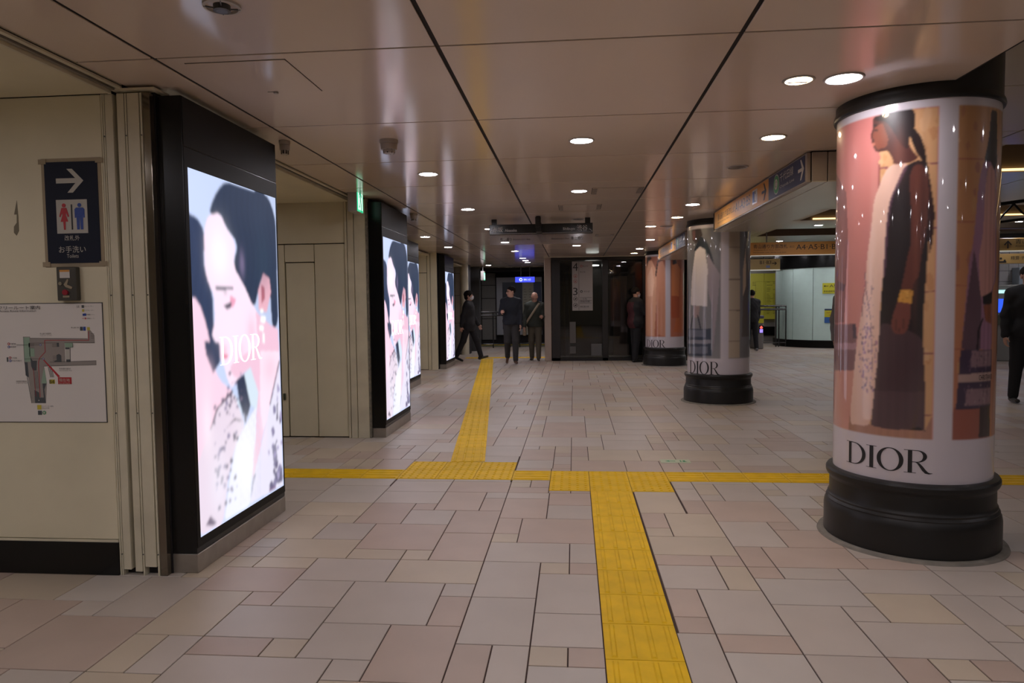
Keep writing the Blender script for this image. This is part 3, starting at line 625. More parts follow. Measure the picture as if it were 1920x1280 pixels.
# ------------------------------------------------------------------ advertising columns
def cyl_pos(c, r, phi, z): return np.stack([c[0]+r*np.sin(phi), c[1]-r*np.cos(phi), z], -1)
PRINT = mat('glossy_print', (.5, .5, .5), .38, coat=1.0, vcol='print')
BORDER = lin('#cdc6cd')
def column(c, art_fn, w, h, label, zt=2.36, k=1.0):
    root = empty('poster_column', (c[0], c[1], 0), label, 'column', 'poster columns along the edge of the low ceiling', 'thing')
    s = MB(); s.lathe(*c, [(r_*k, z_) for r_, z_ in [(.495, 0), (.49, .012), (.452, .014)]], 64); s.build('floor_skirt', CONC, root, smooth=30)
    s = MB(); s.lathe(*c, [(r_*k, z_) for r_, z_ in [(.452, .012), (.457, .018), (.457, .16), (.453, .185), (.447, .197), (.444, .203), (.446, .209), (.441, .216), (.436, .222), (.437, .232), (.432, .238), (.428, .25), (.427, .325),
                            (.431, .333), (.433, .338), (.441, .346), (.447, .36), (.447, .378), (.440, .390), (.425, .396), (.40, .398)]], 72)
    s.build('base', BLACKM, root, smooth=25)
    n = w; phi = np.linspace(-math.pi, math.pi, n); z = np.linspace(.39, zt, h); PH, Z = np.meshgrid(phi, z)
    deg = np.degrees(PH).ravel(); deg = np.where(deg < -117, deg+180, np.where(deg > 63, deg-180, deg)); Zf = Z.ravel()
    img = np.tile(np.array(BORDER), (h*w, 1)); art_fn(deg, Zf, img); img = blur(img, h, w, 1)
    grid_mesh('poster_wrap', cyl_pos(c, .41*k, PH.ravel(), Zf), h, w, img, PRINT, root)
    s = MB(); s.lathe(*c, [(r_*k, z_) for r_, z_ in [(.40, zt-.002), (.424, zt), (.428, zt+.012), (.424, zt+.03), (.418, zt+.04), (.415, zt+.05), (.415, HS+.01)]], 64)
    s.build('top_ring', BLACKM, root, smooth=30)
    s = MB(); s.lathe(*c, [(r_*k, z_) for r_, z_ in [(.43, HS-.004), (.47, HS-.004), (.47, HS+.002), (.43, HS+.002)]], 48, cap=False); s.build('ceiling_collar', CREAM2, root)
    return root
def dior_on_column(c, root, phi0, phi1, z0, z1, r=.4122):
    s = MB(); sc = (phi1-phi0)/3.68; vs = []
    for x, y in DV:
        p = math.radians(phi0+sc*x); vs.append((c[0]+r*math.sin(p), c[1]-r*math.cos(p), z0+(z1-z0)*y))
    s.add(vs, DF); 
    s.build('lettering', INK, root, label='black serif house name')
    s = MB(); s.add([(2*c[0]-v[0], 2*c[1]-v[1], v[2]) for v in vs], DF); s.build('lettering', INK, root)
C1, C2, C3 = (1.900, 4.135), (1.955, 9.735), (1.95, 15.35)
def art1(D, Z, img):
    pic = (Z > .631) & (Z < 2.317)
    L = pic & (D < -9.9); Rr = pic & (D > 3.6)
    g = np.clip((Z-.6)/1.7, 0, 1)[:, None]
    img[L] = (np.array(lin('#cc8e84'))*(1-g)+np.array(lin('#bd7570'))*g)[L]
    img[Rr] = (np.array(lin('#b4745c'))*(1-g)+np.array(lin('#bf8c5c'))*g)[Rr]
    full = np.array(img)
    raster(ART1[:1]+blobs(60, -48, 3, .9, 2.3, 4, .05, ['#c69568', '#d4a880', '#c48f64'], 3)+ART1[1:10], D, Z, full)
    k = [s for s in ART1[10:]]; wm = 0
    raster(blobs(30, 4, 40, .9, 2.3, 3, .05, ['#b07a58', '#c09062', '#a8705a'], 5), D, Z, full)
    dress = next(i for i, s in enumerate(k) if s[0] == '#e0baa8')
    raster(k[:dress+1], D, Z, full)
    raster(blobs(120, -63, -48.5, .86, 1.21, .9, .013, ['#8a6a8c', '#a0708a', '#6e5478', '#b890a8', '#7e5a5e'], 8)+blobs(26, -60, -51, 1.18, 1.48, .6, .009, ['#8a6a8c', '#a0708a', '#6e5478'], 9), D, Z, full)
    for pts in ([(-58.5, 1.50), (-58, 1.42), (-56, 1.34), (-53.5, 1.25)], [(-58, 1.42), (-60, 1.36), (-61, 1.26)], [(-56, 1.34), (-53.5, 1.36), (-53, 1.43)], [(-53.5, 1.25), (-52.5, 1.12), (-51.5, .98)]):
        for a, b in zip(pts[:-1], pts[1:]): raster([('#6a4a5c', [(a[0]-.3, a[1]), (a[0]+.3, a[1]), (b[0]+.3, b[1]), (b[0]-.3, b[1])])], D, Z, full)
    raster(k[dress+1:], D, Z, full)
    raster(blobs(20, -32.6, -25.4, 1.345, 1.395, .7, .008, ['#8a5c22', '#a87832', '#e0b060'], 4), D, Z, full)
    raster([('#3c2420', [(a, 1.255), (a+.35, 1.255), (a-.1, 1.18), (a-.5, 1.18)]) for a in (-35, -32.6, -30.2)]+blobs(40, 15, 37, .97, 1.075, .8, .012, ['#5a4658', '#6c5468', '#a08888'], 12)+blobs(40, 12, 37, .80, .91, .8, .012, ['#5a4658', '#6c5468', '#a08888'], 6), D, Z, full)
    for a in ((-35, 2.1, 4, .12, '#8a5040', .35), (-52, 1.4, 3, .5, '#f0d0c0', .3), (-62, .9, 5, .3, '#f0d8d8', .2), (-23, 1.65, 1.6, .35, '#7a4436', .4), (-19, 1.75, 1.5, .4, '#2a1614', .35), (-90, 1.7, 12, .5, '#d49a92', .25)): airbrush(full, D, Z, *a)
    n1 = np.sin(D*1.9+Z*1.3)*np.sin(D*.83)*.10*((D > -50) & (D < -16) & (Z < 1.2)); full *= (1+n1)[:, None]
    n2 = np.sin(D*1.2+Z*.8)*.12*((D > 28) & (D < 62)); full *= (1+n2)[:, None]
    sel = (L | Rr) & ((D < -9.9) | (D > 3.6)); img[sel] = full[sel]
col1 = column(C1, art1, 520, 440, 'large round column nearest the camera wrapped in a pink poster of a woman in profile', k=.972)
dior_on_column(C1, col1, -74.3, -10.0, .452, .572, r=.4008)
s = MB()
def on_cyl(c, s, txt, phi0, phi1, z0, z1, r=.4125, mi=0):
    V, Fc = glyphs(txt); lo, hi = V.min(0), V.max(0)
    s.add([(c[0]+r*math.sin(p), c[1]-r*math.cos(p), z0+(z1-z0)*(v[1]-lo[1])/(hi[1]-lo[1])) for v in V for p in [math.radians(phi0+(phi1-phi0)*(v[0]-lo[0])/(hi[0]-lo[0]))]], Fc, mi)
on_cyl(C1, s, 'CHRISTIAN D', 24.5, 41, .934, .961, r=.401); s.build('bag_lettering', mat('bag_ink', (.05, .035, .04), .5), col1)
def art2(D, Z, img):
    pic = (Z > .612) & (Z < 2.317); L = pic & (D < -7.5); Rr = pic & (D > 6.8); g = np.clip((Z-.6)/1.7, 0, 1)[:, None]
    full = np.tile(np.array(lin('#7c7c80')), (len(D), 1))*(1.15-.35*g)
    raster(ART2, D, Z, full); sel = L | Rr; img[sel] = full[sel]
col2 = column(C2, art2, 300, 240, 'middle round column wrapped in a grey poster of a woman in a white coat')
dior_on_column(C2, col2, -75.0, -8.3, .398, .566)
def art3(D, Z, img):
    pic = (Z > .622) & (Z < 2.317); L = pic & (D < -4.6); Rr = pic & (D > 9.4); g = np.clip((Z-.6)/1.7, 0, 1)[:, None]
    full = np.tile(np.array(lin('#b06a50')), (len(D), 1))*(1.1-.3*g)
    raster(ART3, D, Z, full); sel = L | Rr; img[sel] = full[sel]
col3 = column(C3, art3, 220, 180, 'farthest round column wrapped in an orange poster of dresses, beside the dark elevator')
dior_on_column(C3, col3, -71.8, -5.0, .402, .56)

# ------------------------------------------------------------------ digital displays
SCR = mat('screen_picture', (.01, .01, .01), .25, vcol='screen', es=SCREEN)
xf, y0 = -1.917, 3.35
disp = empty('digital_display', (-1.987, 3.895, 0), 'nearest tall black digital display, close-up portrait on its lit screen', 'display', 'tall black portrait displays')
s = MB(); s.bbox(-2.058, xf-.004, y0, y0+1.09, .10, 2.40, .003); s.build('housing', BLACKG, disp)
s = MB(); s.bbox(-2.056, xf, y0+.002, y0+1.088, 2.155, 2.398, .003); s.build('header_panel', BLACK, disp)
s = MB(); s.box(xf-.004, xf+.0, y0+.003, y0+.034, .13, 2.15); s.box(xf-.004, xf, y0+1.072, y0+1.087, .13, 2.15); s.box(xf-.004, xf, y0+.034, y0+1.072, 2.057, 2.15); s.box(xf-.004, xf, y0+.034, y0+1.072, .13, .173)
s.build('bezel', BLACK, disp)
s = MB(); s.bbox(-2.056, xf-.001, y0+.001, y0+1.089, 0, .098, .003); s.build('base_plinth', STEEL, disp)
SW, SH = 150, 300
u = np.linspace(0, 1, SW); v = np.linspace(0, 1, SH); UU_, VV_ = np.meshgrid(u, v); UU_, VV_ = UU_.ravel(), VV_.ravel()
img = np.array(lin('#c6d4f6'))*(1.05-.15*UU_[:, None])
raster(SCREEN_ART, UU_, VV_, img)
raster(blobs(55, .16, .42, .05, .36, .022, .010, ['#6a6078', '#8a80a0', '#4a4460'], 3)+blobs(14, .30, .48, .28, .44, .018, .008, ['#8a80a0', '#6a6078'], 5)+blobs(24, .80, 1.0, .02, .35, .03, .02, ['#8a84a6', '#a8a0c4', '#6c6684'], 7), UU_, VV_, img)
for k in range(9):   # folds of the white dress
    x = .42+.03*k; raster([('#d6d4ee', [(x, .02), (x+.006, .02), (x+.05, .30), (x+.045, .30)])], UU_, VV_, img)
for a in ((.28, .78, .10, .07, '#fffaff', .8), (.36, .56, .10, .05, '#ffe6f8', .6), (.53, .76, .03, .04, '#9a88b0', .5), (.46, .49, .07, .03, '#f2c2da', .6),
          (.62, .55, .06, .05, '#efc0d6', .6), (.30, .50, .03, .02, '#f0b4cc', .6), (.12, .42, .06, .05, '#ffd8ea', .7), (.10, .30, .05, .08, '#fff0fa', .6), (.80, .78, .10, .10, '#2c4258', .5), (.75, .92, .12, .05, '#2e3e58', .4),
          (.85, .42, .10, .05, '#f4c6da', .6), (.74, .26, .05, .10, '#fbe6f6', .6), (.5, .14, .12, .12, '#ffffff', .6), (.2, .12, .10, .10, '#f4f2ff', .5), (.33, .67, .02, .008, '#2c2844', .3)): airbrush(img, UU_, VV_, *a)
img *= (1+.05*np.sin(UU_*95+3*np.sin(VV_*22))*(img.mean(1) < .12)+0)[:, None]
img = blur(img, SH, SW, 3)
scr = grid_mesh('screen', np.stack([np.full_like(UU_, xf-.001), y0+.034+UU_*1.036, .175+VV_*1.88], -1), SH, SW, img, SCR, disp)
s = MB(); s.add([(xf+.001, y0+.034+1.036*(.247+.492*x/3.68), .175+1.88*(.459+.082*y)) for x, y in DV], DF)
s.build('lettering', mat('white_screen_letter', (1, 1, 1), .5, emit=(1, 1, 1), es=1.9), scr, label='white serif house name')
disps = [disp]
for dx, yy, lb in ((-.010, 6.985, 'second digital display from the camera, green exit sign mounted beside its black side'),
                   (-.715, 10.74, 'third digital display, its screen half hidden behind the second display'),
                   (-.775, 14.58, 'farthest digital display, beside the man in the mask')):
    c = copy_tree(disp, None, (dx, yy-y0, 0)); c['label'] = lb; disps.append(c)

# ------------------------------------------------------------------ downlights
def lens_mat(n, col, k): return mat(n, (.8, .8, .8), .4, emit=col, es=k)
LW = lens_mat('lens_cool', (.98, .93, 1.0), LAMP); LWm = lens_mat('lens_warm', (1.0, .74, .44), LAMP*.55); LOFF = mat('lens_off', (.25, .23, .22), .15, metal=.6)
RING = mat('ring_white', (.42, .38, .36), .35)
proto = {}
def downlight(x, y, z, kind, label, group='round recessed ceiling downlights', r=.072):
    if z == HC: x, y = x*K, y*K
    key = (kind, r)
    if key not in proto:
        root = empty('downlight', (x, y, z)); s = MB()
        s.lathe(x, y, [(r, z+.001), (r+.002, z-.006), (r+.012, z-.007), (r+.016, z-.001), (r+.016, z+.002)], 28, cap=False); s.build('trim_ring', RING, root, smooth=40)
        s = MB()
        if kind == 'off':
            s.lathe(x, y, [(r, z-.001), (r*.8, z-.0035), (r*.5, z-.001), (.01, z-.004)], 24)
        else: s.lathe(x, y, [(r, z-.002), (r*.96, z-.004)], 24)
        s.build('lens', {'cool': LW, 'warm': LWm, 'off': LOFF}[kind], root, smooth=30 if kind == 'off' else None)
        if kind == 'warm':
            s = MB(); s.box(x-.05, x+.05, y+.01, y+.03, z-.007, z-.004); s.build('reflector_blade', RING, root)
        proto[key] = root; o = root
    else:
        p = proto[key]; o = copy_tree(p, None, Vector((x, y, z))-p.location)
    tag(o, label, 'light', group)
    return o
ORD = ['nearest', 'second', 'third', 'fourth', 'fifth', 'sixth', 'seventh', 'eighth', 'ninth']
for k, y in enumerate((4.99, 7.2, 13.9)): downlight(.062, y, HC, 'cool', '%s lit downlight in the middle ceiling strip, between the two long seams' % ORD[k])
for k, y in enumerate((9.55,)): downlight(.067, y+.03, HC, 'off', 'unlit downlight above the hanging black direction sign')
for k, y in enumerate((6.06, 8.35, 10.56, 12.88, 15.06, 17.4, 18.35, 19.2)): downlight(-1.25, y, HC, 'cool', '%s lit downlight from the camera in the row beside the displays' % ORD[k])
for k, (y, kd) in enumerate(((3.80, 'cool'), (5.08, 'warm'), (6.15, 'off'), (8.40, 'cool'), (9.62, 'warm'), (10.73, 'off'), (12.93, 'cool'), (15.03, 'cool'), (16.35, 'warm'))):
    downlight(1.39, y, HC, kd, '%s downlight, %s fixture from the camera in the row beside the columns' % ({'cool': 'white lit', 'warm': 'warm lit', 'off': 'unlit'}[kd], ORD[k] if k else 'first'), r=.080 if k == 0 else .072)
downlight(1.165, 3.80, HC, 'warm', 'small warm downlight beside the largest white one, near the big column', r=.062)
downlight(1.153, 10.68, HC, 'warm', 'warm downlight paired with an unlit one before the farthest column')
for y, lb in ((11.55, 'nearest downlight above the strip between display and seam'), (13.7, 'downlight over the farthest display'), (20.25, 'downlight by the far passage exit sign')): downlight(-2.455, y, HC, 'cool', lb)
downlight(-2.78, 5.28, HL, 'off', 'unlit downlight in the low ceiling of the recess behind the nearest display')
downlight(4.64, 13.85, HS, 'cool', 'white downlight between two recessed ceiling coffers above the gate area')
downlight(3.13, 10.57, HS, 'warm', 'small warm downlight beside the sign beam in the higher ceiling', r=.055)
downlight(5.1, 12.4+.75, HS, 'cool', 'white downlight at the end of the warm lit coffer, beside the big column')
for x, y, lb in ((6.6, 18.9, 'downlight right above the white curved booth'), (5.9, 20.6, 'downlight in front of the yellow information wall'), (7.4, 17.2, 'downlight before the curved booth'), (4.9, 17.3, 'downlight in the ceiling before the hanging gate sign'), (7.75, 19.9, 'downlight left above the curved booth')):
    downlight(x, y, HS, 'cool', lb)
for x, y in ((-3.3, 1.7), (-3.3, .2), (-4.6, 1.7), (-3.9, 5.1), (-4.7, 6.1), (-4.4, 9.6), (-4.2, 13.2)): downlight(x, y, HL, 'cool', 'downlight added out of view in the low left ceiling to light wall and recess', 'added downlights in the low left ceiling')  # unseen lamps added to light the near left wall and the recess
for x, y in ((6.2, 19.5), (7.0, 18.6), (5.6, 23.2), (5.7, 22.4), (8.8, 19.9), (6.4, 12.2)): downlight(x, y, HS, 'cool', 'white downlight added out of view to brighten the gate area and booth', 'added downlights of the gate area')  # unseen lamps added close by to brighten the booth and gates
for x, y in ((.06, 2.2), (-1.25, 1.1), (1.39, 1.1), (.06, -.4), (-1.25, -1.6), (1.39, -1.6), (.06, -3), (-1.25, -4.4), (1.39, -4.4), (.06, -6), (-1.25, -7.6), (1.39, -7.6), (-3.4, -2.2), (-3.4, -5), (-1.3, 22.4), (-3.0, 22.4)): downlight(x, y, HC, 'cool', 'white downlight added out of view to light the hall and far passage', 'added downlights out of view')  # unseen lamps added to fill the hall; last two light the far passage
for x, y in ((5.0, 3.0), (6.5, 7.0-.8), (8.5, 10.2), (6.8, 3.2), (8.3, 14.0), (3.2, 17.0), (10.0, 15.4), (5.1, 9.6), (3.2, 1.2), (3.2, -2), (6.5, -.5), (9.5, 2), (5, -4.5), (9, -4)): downlight(x, y, HS, 'cool', 'white downlight added out of view in the higher ceiling to light the right side', 'added downlights of the right side')  # unseen lamps added to light the right side of the hall

# ------------------------------------------------------------------ detectors, hatches, vents
def detector(x, y, z, label, r=.055):
    x, y = x*K, y*K
    t = empty('smoke_detector', (x, y, z), label, 'detector')
    s = MB(); s.lathe(x, y, [(r*1.05, z), (r*1.05, z-.02), (r*.98, z-.024)], 28); s.build('mounting_plate', mat('detector_cream', (.36, .31, .26), .4), t, smooth=35)
    s = MB(); s.lathe(x, y, [(r*.96, z-.026), (r*.90, z-.062), (r*.86, z-.064)], 28); s.build('body', MATS['detector_cream'], t, smooth=35)
    s = MB(); s.lathe(x, y, [(r*.70, z-.066), (r*.66, z-.085), (r*.3, z-.088)], 24); s.build('sensor_cap', MATS['detector_cream'], t, smooth=35)
    s = MB()
    for k in range(8):
        a = k*.785; s.box(x+r*.6*math.cos(a)-.004, x+r*.6*math.cos(a)+.004, y+r*.6*math.sin(a)-.004, y+r*.6*math.sin(a)+.004, z-.086, z-.062)
    s.build('vent_slot', DARK, t); return t
detector(-1.262, 4.80, HC, 'round smoke detector on the ceiling between the first two displays', .058)
detector(-1.97, 4.72, HC, 'small detector above the far top corner of the nearest display', .035)
detector(-1.97, 8.62, HC, 'small white detector above the far top corner of the second display', .045)
t = empty('ceiling_speaker', (-1.257, 2.486, HC), 'round open ceiling fitting cut off by the top edge of the photo', 'speaker')
s = MB(); s.lathe(-1.257, 2.486, [(.066, HC), (.066, HC-.008), (.056, HC-.010), (.056, HC)], 32, cap=False); s.build('outer_ring', LGREY, t)
s = MB(); s.lathe(-1.257, 2.486, [(.03, HC), (.03, HC-.02), (.02, HC-.022)], 20); s.build('core', DGREY, t)
s = MB()
for k in range(4):
    a = .4+k*1.571; s.tube((-1.257+.02*math.cos(a), 2.486+.02*math.sin(a), HC-.012), (-1.257+.062*math.cos(a), 2.486+.062*math.sin(a), HC-.008), .003, 6)
s.build('spoke', DGREY, t)
t = empty('access_hatch', (-1.48, 3.27, HC), 'square flush access hatch in the ceiling panel beside the nearest display', 'hatch')
s = MB(); s.box(-1.72, -1.257, 3.04, 3.504, HC-.0015, HC+.001); s.build('shadow_gap', DARK, t)
s = MB(); s.bbox(-1.717, -1.260, 3.043, 3.501, HC-.004, HC+.001, .001); s.build('lid', CEIL, t)
s = MB(); s.lathe(-1.49, 3.48, [(.012, HC-.004), (.012, HC-.012), (.006, HC-.014)], 12); s.box(-1.53, -1.49, 3.472, 3.48, HC-.006, HC-.004); s.build('latch', STEEL, t)
for (x0, x1, yy0, yy1, lb) in ((.19, .70, 7.05, 7.44, 'rectangular ceiling vent with worn ends beside the second middle downlight'), (-.17, .33, 8.18, 8.64, 'rectangular ceiling panel frame between the vent and the hanging sign'), (.37, .67, 11.72, 12.05, 'small ceiling vent behind the hanging direction sign')):
    x0, x1, yy0, yy1 = x0*K, x1*K, yy0*K, yy1*K
    t = empty('ceiling_vent', ((x0+x1)/2, (yy0+yy1)/2, HC), lb, 'vent')
    s = MB(); s.box(x0, x1, yy0, yy1, HC-.001, HC+.001); s.build('shadow_gap', DARK, t)
    s = MB(); s.bbox(x0+.006, x1-.006, yy0+.006, yy1-.006, HC-.004, HC+.001, .001); s.build('frame', CEIL, t)
    for xa in (x0+.01, x1-.05): s = MB(); s.box(xa, xa+.04, yy0+.02, yy1-.02, HC-.007, HC-.003); s.build('end_grille', mat('grille_worn', (.16, .13, .11), .6, noise=.4, nscale=30), t)

# ------------------------------------------------------------------ exit signs
def exit_sign(x, y, z0, z1, w, label, arrow=True):
    t = empty('exit_sign', (x, y, z0), label, 'exit sign')
    s = MB(); s.bbox(x-.09, x, y, y+w, z0, z1+.04, .004); s.build('casing', LGREY, t)
    if y > 15:
        s = MB(); s.tube((x-.045, y+w/2, z1), (x-.045, y+w/2, HC), .012, 8); s.build('hanger_rod', GREY, t)
    f = MB(); f.box(x, x+.004, y+.01, y+w-.01, z0+.005, z1-.005); fa = f.build('face', mat('exit_green', (.02, .3, .15), .4, emit=(.02, .62, .28), es=1.1), t, label='lit green face')
    s = MB(); h = z1-z0; o = (x+.0045, y+w/2, z0+h*.5); R_, U2 = (0, 1, 0), (0, 0, 1); k = h
    s.plate(rect(-w*.36, w*.36, -k*.40, k*.40), o, R_, U2, .001); s.build('pictogram_field', mat('exit_white', (.6, .8, .75), .4, emit=(.72, 1.0, .86), es=1.0), fa)
    s = MB(); o = (x+.0062, y+w/2, z0+h*.5)
    s.plate(disc(.0, k*.27, k*.05, 12), o, R_, U2, .001)
    for p in ([(-.02, .2), (.03, .2), (.02, 0), (-.03, .02)], [(-.03, .03), (0, .05), (-.05, -.14), (-.10, -.16), (-.10, -.12), (-.07, -.11)], [(0, .02), (.03, .02), (.07, -.08), (.07, -.26), (.03, -.26), (.03, -.09)], [(.02, .2), (.09, .1), (.07, .07), (.0, .15)], [(-.02, .2), (-.09, .17), (-.10, .06), (-.07, .06), (-.06, .13), (0, .15)]):
        s.plate([(a*k/.5, b*k/.5*1.0) for a, b in p], o, R_, U2, .001)
    s.build('running_figure', mat('exit_dark_green', (.01, .2, .1), .4, emit=(.01, .35, .18), es=.8), fa)
exit_sign(-2.06, 6.60, 2.258, 2.475, .20, 'lit green running man exit sign on the frame before the second display')
exit_sign(-2.50, 19.5, 2.03, 2.25, .30, 'small distant green exit sign in the far passage')
# ------------------------------------------------------------------ signs on the left wall
RX, UZ = (1, 0, 0), (0, 0, 1)
YW = 3.305
t = empty('toilet_sign', (-2.475, YW, 1.565), 'navy toilet direction sign with white arrow, taped on tan backing', 'sign')
s = MB(); s.box(-2.633, -2.318, YW-.0015, YW, 1.563, 2.10); s.build('backing_sheet', BROWNT, t)
s = MB(); s.box(-2.616, -2.337, YW-.004, YW-.0015, 1.583, 2.082); s.build('sign_sheet', NAVY, t)
for xx, zz in ((-2.625, 1.578), (-2.325, 1.578), (-2.625, 2.085), (-2.325, 2.085)):
    s = MB(); s.box(xx-.02, xx+.02, YW-.0055, YW-.004, zz-.012, zz+.012); s.build('tape', BROWNT, t)
o = (-2.475, YW-.004, 1.99); s = MB()
s.plate([(-.080, -.013), (.022, -.013), (-.022, -.060), (.006, -.060), (.064, -.002), (.006, .057), (-.022, .057), (.022, .011), (-.080, .011)], o, RX, UZ, .001)
s.plate(rect(-.085, .078, -.26, -.094), o, RX, UZ, .001)
write(s, '改札外', (-2.520, YW-.0055, 1.694), RX, UZ, .080, .026); write(s, 'お手洗い', (-2.553, YW-.0055, 1.634), RX, UZ, .142, .033); write(s, 'Toilets', (-2.512, YW-.0055, 1.609), RX, UZ, .062, .018)
s.build('arrow_and_lettering', mat('sign_white', (.50, .48, .43), .5), t)
s = MB(); o = (-2.519, YW-.0055, 1.812)
s.plate(disc(0, .056, .010, 14), o, RX, UZ, .001); s.plate([(-.013, .044), (.013, .044), (.026, .002), (.020, -.002), (.010, .020), (.009, .008), (.020, -.024), (.006, -.024), (.005, -.064), (-.004, -.064), (-.006, -.024), (-.020, -.024), (-.009, .008), (-.010, .020), (-.020, -.002), (-.026, .002)], o, RX, UZ, .001)
s.build('red_figure', RED, t)
s = MB(); o = (-2.437, YW-.0055, 1.812)
s.plate(disc(0, .056, .010, 14), o, RX, UZ, .001); s.plate([(-.018, .044), (.018, .044), (.026, .036), (.026, -.006), (.019, -.006), (.018, .026), (.016, -.064), (.003, -.064), (.001, -.006), (-.001, -.006), (-.003, -.064), (-.016, -.064), (-.018, .026), (-.019, -.006), (-.026, -.006), (-.026, .036)], o, RX, UZ, .001)
s.build('blue_figure', BLUE, t)
s = MB(); s.plate(rect(-.004, .003, -.064, .060), (-2.478, YW-.0055, 1.812), RX, UZ, .001); s.build('divider', INK, t)
t = empty('call_box', (-2.503, YW, 1.396), 'grey metal key switch box with red button, below the toilet sign', 'switch box')
s = MB(); s.bbox(-2.554, -2.452, YW-.035, YW, 1.396, 1.563, .004); s.build('box_body', mat('box_metal', (.085, .08, .07), .4, metal=.5), t)
s = MB(); s.box(-2.534, -2.482, YW-.0365, YW-.035, 1.508, 1.548); s.build('label_plate', PAPER, t)
s = MB(); s.box(-2.534, -2.482, YW-.0375, YW-.0365, 1.538, 1.548); s.build('label_band', ORANGE, t, label='orange warning band')
s = MB(); s.tube((-2.530, YW-.035, 1.481), (-2.530, YW-.042, 1.481), .009, 16); s.build('key_lock', mat('chrome', (.7, .7, .68), .2, metal=1), t)
s = MB(); s.tube((-2.506, YW-.035, 1.437), (-2.506, YW-.044, 1.437), .014, 20); s.build('button', mat('red_button', (.30, .015, .03), .3), t, label='round red button')
s = MB(); s.box(-2.522, -2.488, YW-.0365, YW-.035, 1.412, 1.421); s.plate([(0, 0), (.02, .028), (.026, .024), (.018, 0), (.045, -.012), (.04, -.022), (.01, -.012)], (-2.515, YW-.0362, 1.475), RX, UZ, .001); s.build('worn_sticker', BROWNT, t)
# station map poster
t = empty('map_poster', (-2.85, YW, .79), 'white barrier-free route map poster of the station, cut off by the left edge', 'poster')
s = MB(); s.box(-3.36, -2.344, YW-.004, YW, .786, 1.382); s.build('sheet', mat('poster_paper', (.72, .68, .64), .5), t)
s = MB(); s.box(-3.364, -2.340, YW-.003, YW-.0005, .782, 1.386); s.build('dark_edge', DGREY, t)
M_ = [mat('map_grey', (.30, .27, .25), .5), mat('map_green', (.28, .40, .30), .5), mat('map_slate', (.07, .08, .09), .5), INK, RED, BLUE, mat('map_yellow', (.55, .45, .05), .5), mat('sign_white', (.5, .48, .43)), GREEN]
def mp(a, b): # poster coordinates measured from its lower right corner
    return ((a-1068)*.5185/1068*1.0, (1228-b)*.000513)
s = MB(); O = (-2.342, YW-.0042, .787)
def P_(pts, mi, t=.0008): s.plate([mp(*p) for p in pts], O, RX, UZ, t, mi)
def R4(a, b, c, d, mi, t=.0008): P_([(a, b), (c, b), (c, d), (a, d)], mi, t)
P_([(190, 388), (262, 388), (262, 403), (900, 413), (900, 330), (930, 330), (972, 380), (972, 455), (640, 450), (640, 640), (980, 628), (980, 668), (400, 680), (425, 850), (405, 1045), (248, 1045), (225, 800), (190, 640)], 0)
R4(190, 395, 258, 635, 1, .0012); R4(250, 500, 305, 585, 1, .0012); R4(645, 452, 732, 495, 1, .0012); P_([(405, 690), (425, 850), (365, 850), (385, 760)], 1, .0012)
P_([(192, 640), (222, 640), (230, 790), (195, 770)], 2, .0012); R4(244, 452, 258, 492, 2, .0012); R4(556, 452, 580, 490, 2, .0012); P_([(548, 570), (575, 560), (600, 575), (600, 640), (500, 640), (548, 620)], 2, .0012)
P_([(258, 590), (280, 625), (328, 625), (318, 722), (280, 722), (262, 680)], 2, .0012); P_([(285, 915), (335, 940), (338, 990), (385, 990), (378, 850), (420, 850), (395, 910), (405, 1045), (285, 1045)], 2, .0012)
R4(648, 497, 692, 515, 2, .0012); R4(648, 518, 697, 612, 7, .0012); R4(652, 614, 697, 640, 2, .0012)
def LN(pts, mi=3, w=3, t=.0014):
    for (a, b), (c, d) in zip(pts[:-1], pts[1:]):
        L = math.hypot(c-a, d-b) or 1; nx, ny = -(d-b)/L*w/2, (c-a)/L*w/2; P_([(a+nx, b+ny), (c+nx, d+ny), (c-nx, d-ny), (a-nx, b-ny)], mi, t)
LN([(262, 403), (895, 413)]); LN([(190, 388), (190, 640), (248, 1045)]); LN([(244, 452), (580, 452)]); LN([(640, 450), (972, 455)]); LN([(400, 680), (980, 668)]); LN([(470, 640), (980, 628)]); LN([(730, 452), (732, 495), (700, 497), (697, 640)]); LN([(110, 470), (375, 470)]); LN([(190, 607), (400, 607)])
for k in range(4): LN([(505, 582+k*14), (548, 582+k*14)], w=2.5); LN([(262, 590+k*14-130), (305, 590+k*14-130)], w=2); LN([(285+14*k, 730), (292+14*k, 900)], w=2.5, mi=2); LN([(448+12*k, 685), (470+12*k, 790)], w=2.5); LN([(935, 365+14*k), (970, 365+14*k)], w=2.5); LN([(505, 462+k*9), (556, 462+k*9)], w=2)
LN([(345, 985), (345, 640), (358, 600), (425, 540), (425, 425), (910, 428), (912, 340)], 4, 5, .0018); LN([(285, 700), (300, 980)], 4, 3, .0018)
P_([(400, 620), (406, 614), (575, 780), (555, 790)], 4, .0018); R4(553, 790, 700, 856, 4, .0018)
write(s, '現在地', Vector(O)+Vector((mp(568, 835)[0], -.0018, mp(0, 835)[1])), RX, UZ, .058, .018, 7); write(s, 'You are here', Vector(O)+Vector((mp(562, 853)[0], -.0018, mp(0, 853)[1])), RX, UZ, .060, .007, 7)
write(s, 'B4', Vector(O)+Vector((mp(460, 850)[0], -.001, mp(0, 850)[1])), RX, UZ, .026, .018, 3); R4(455, 812, 515, 853, 6, .0006)
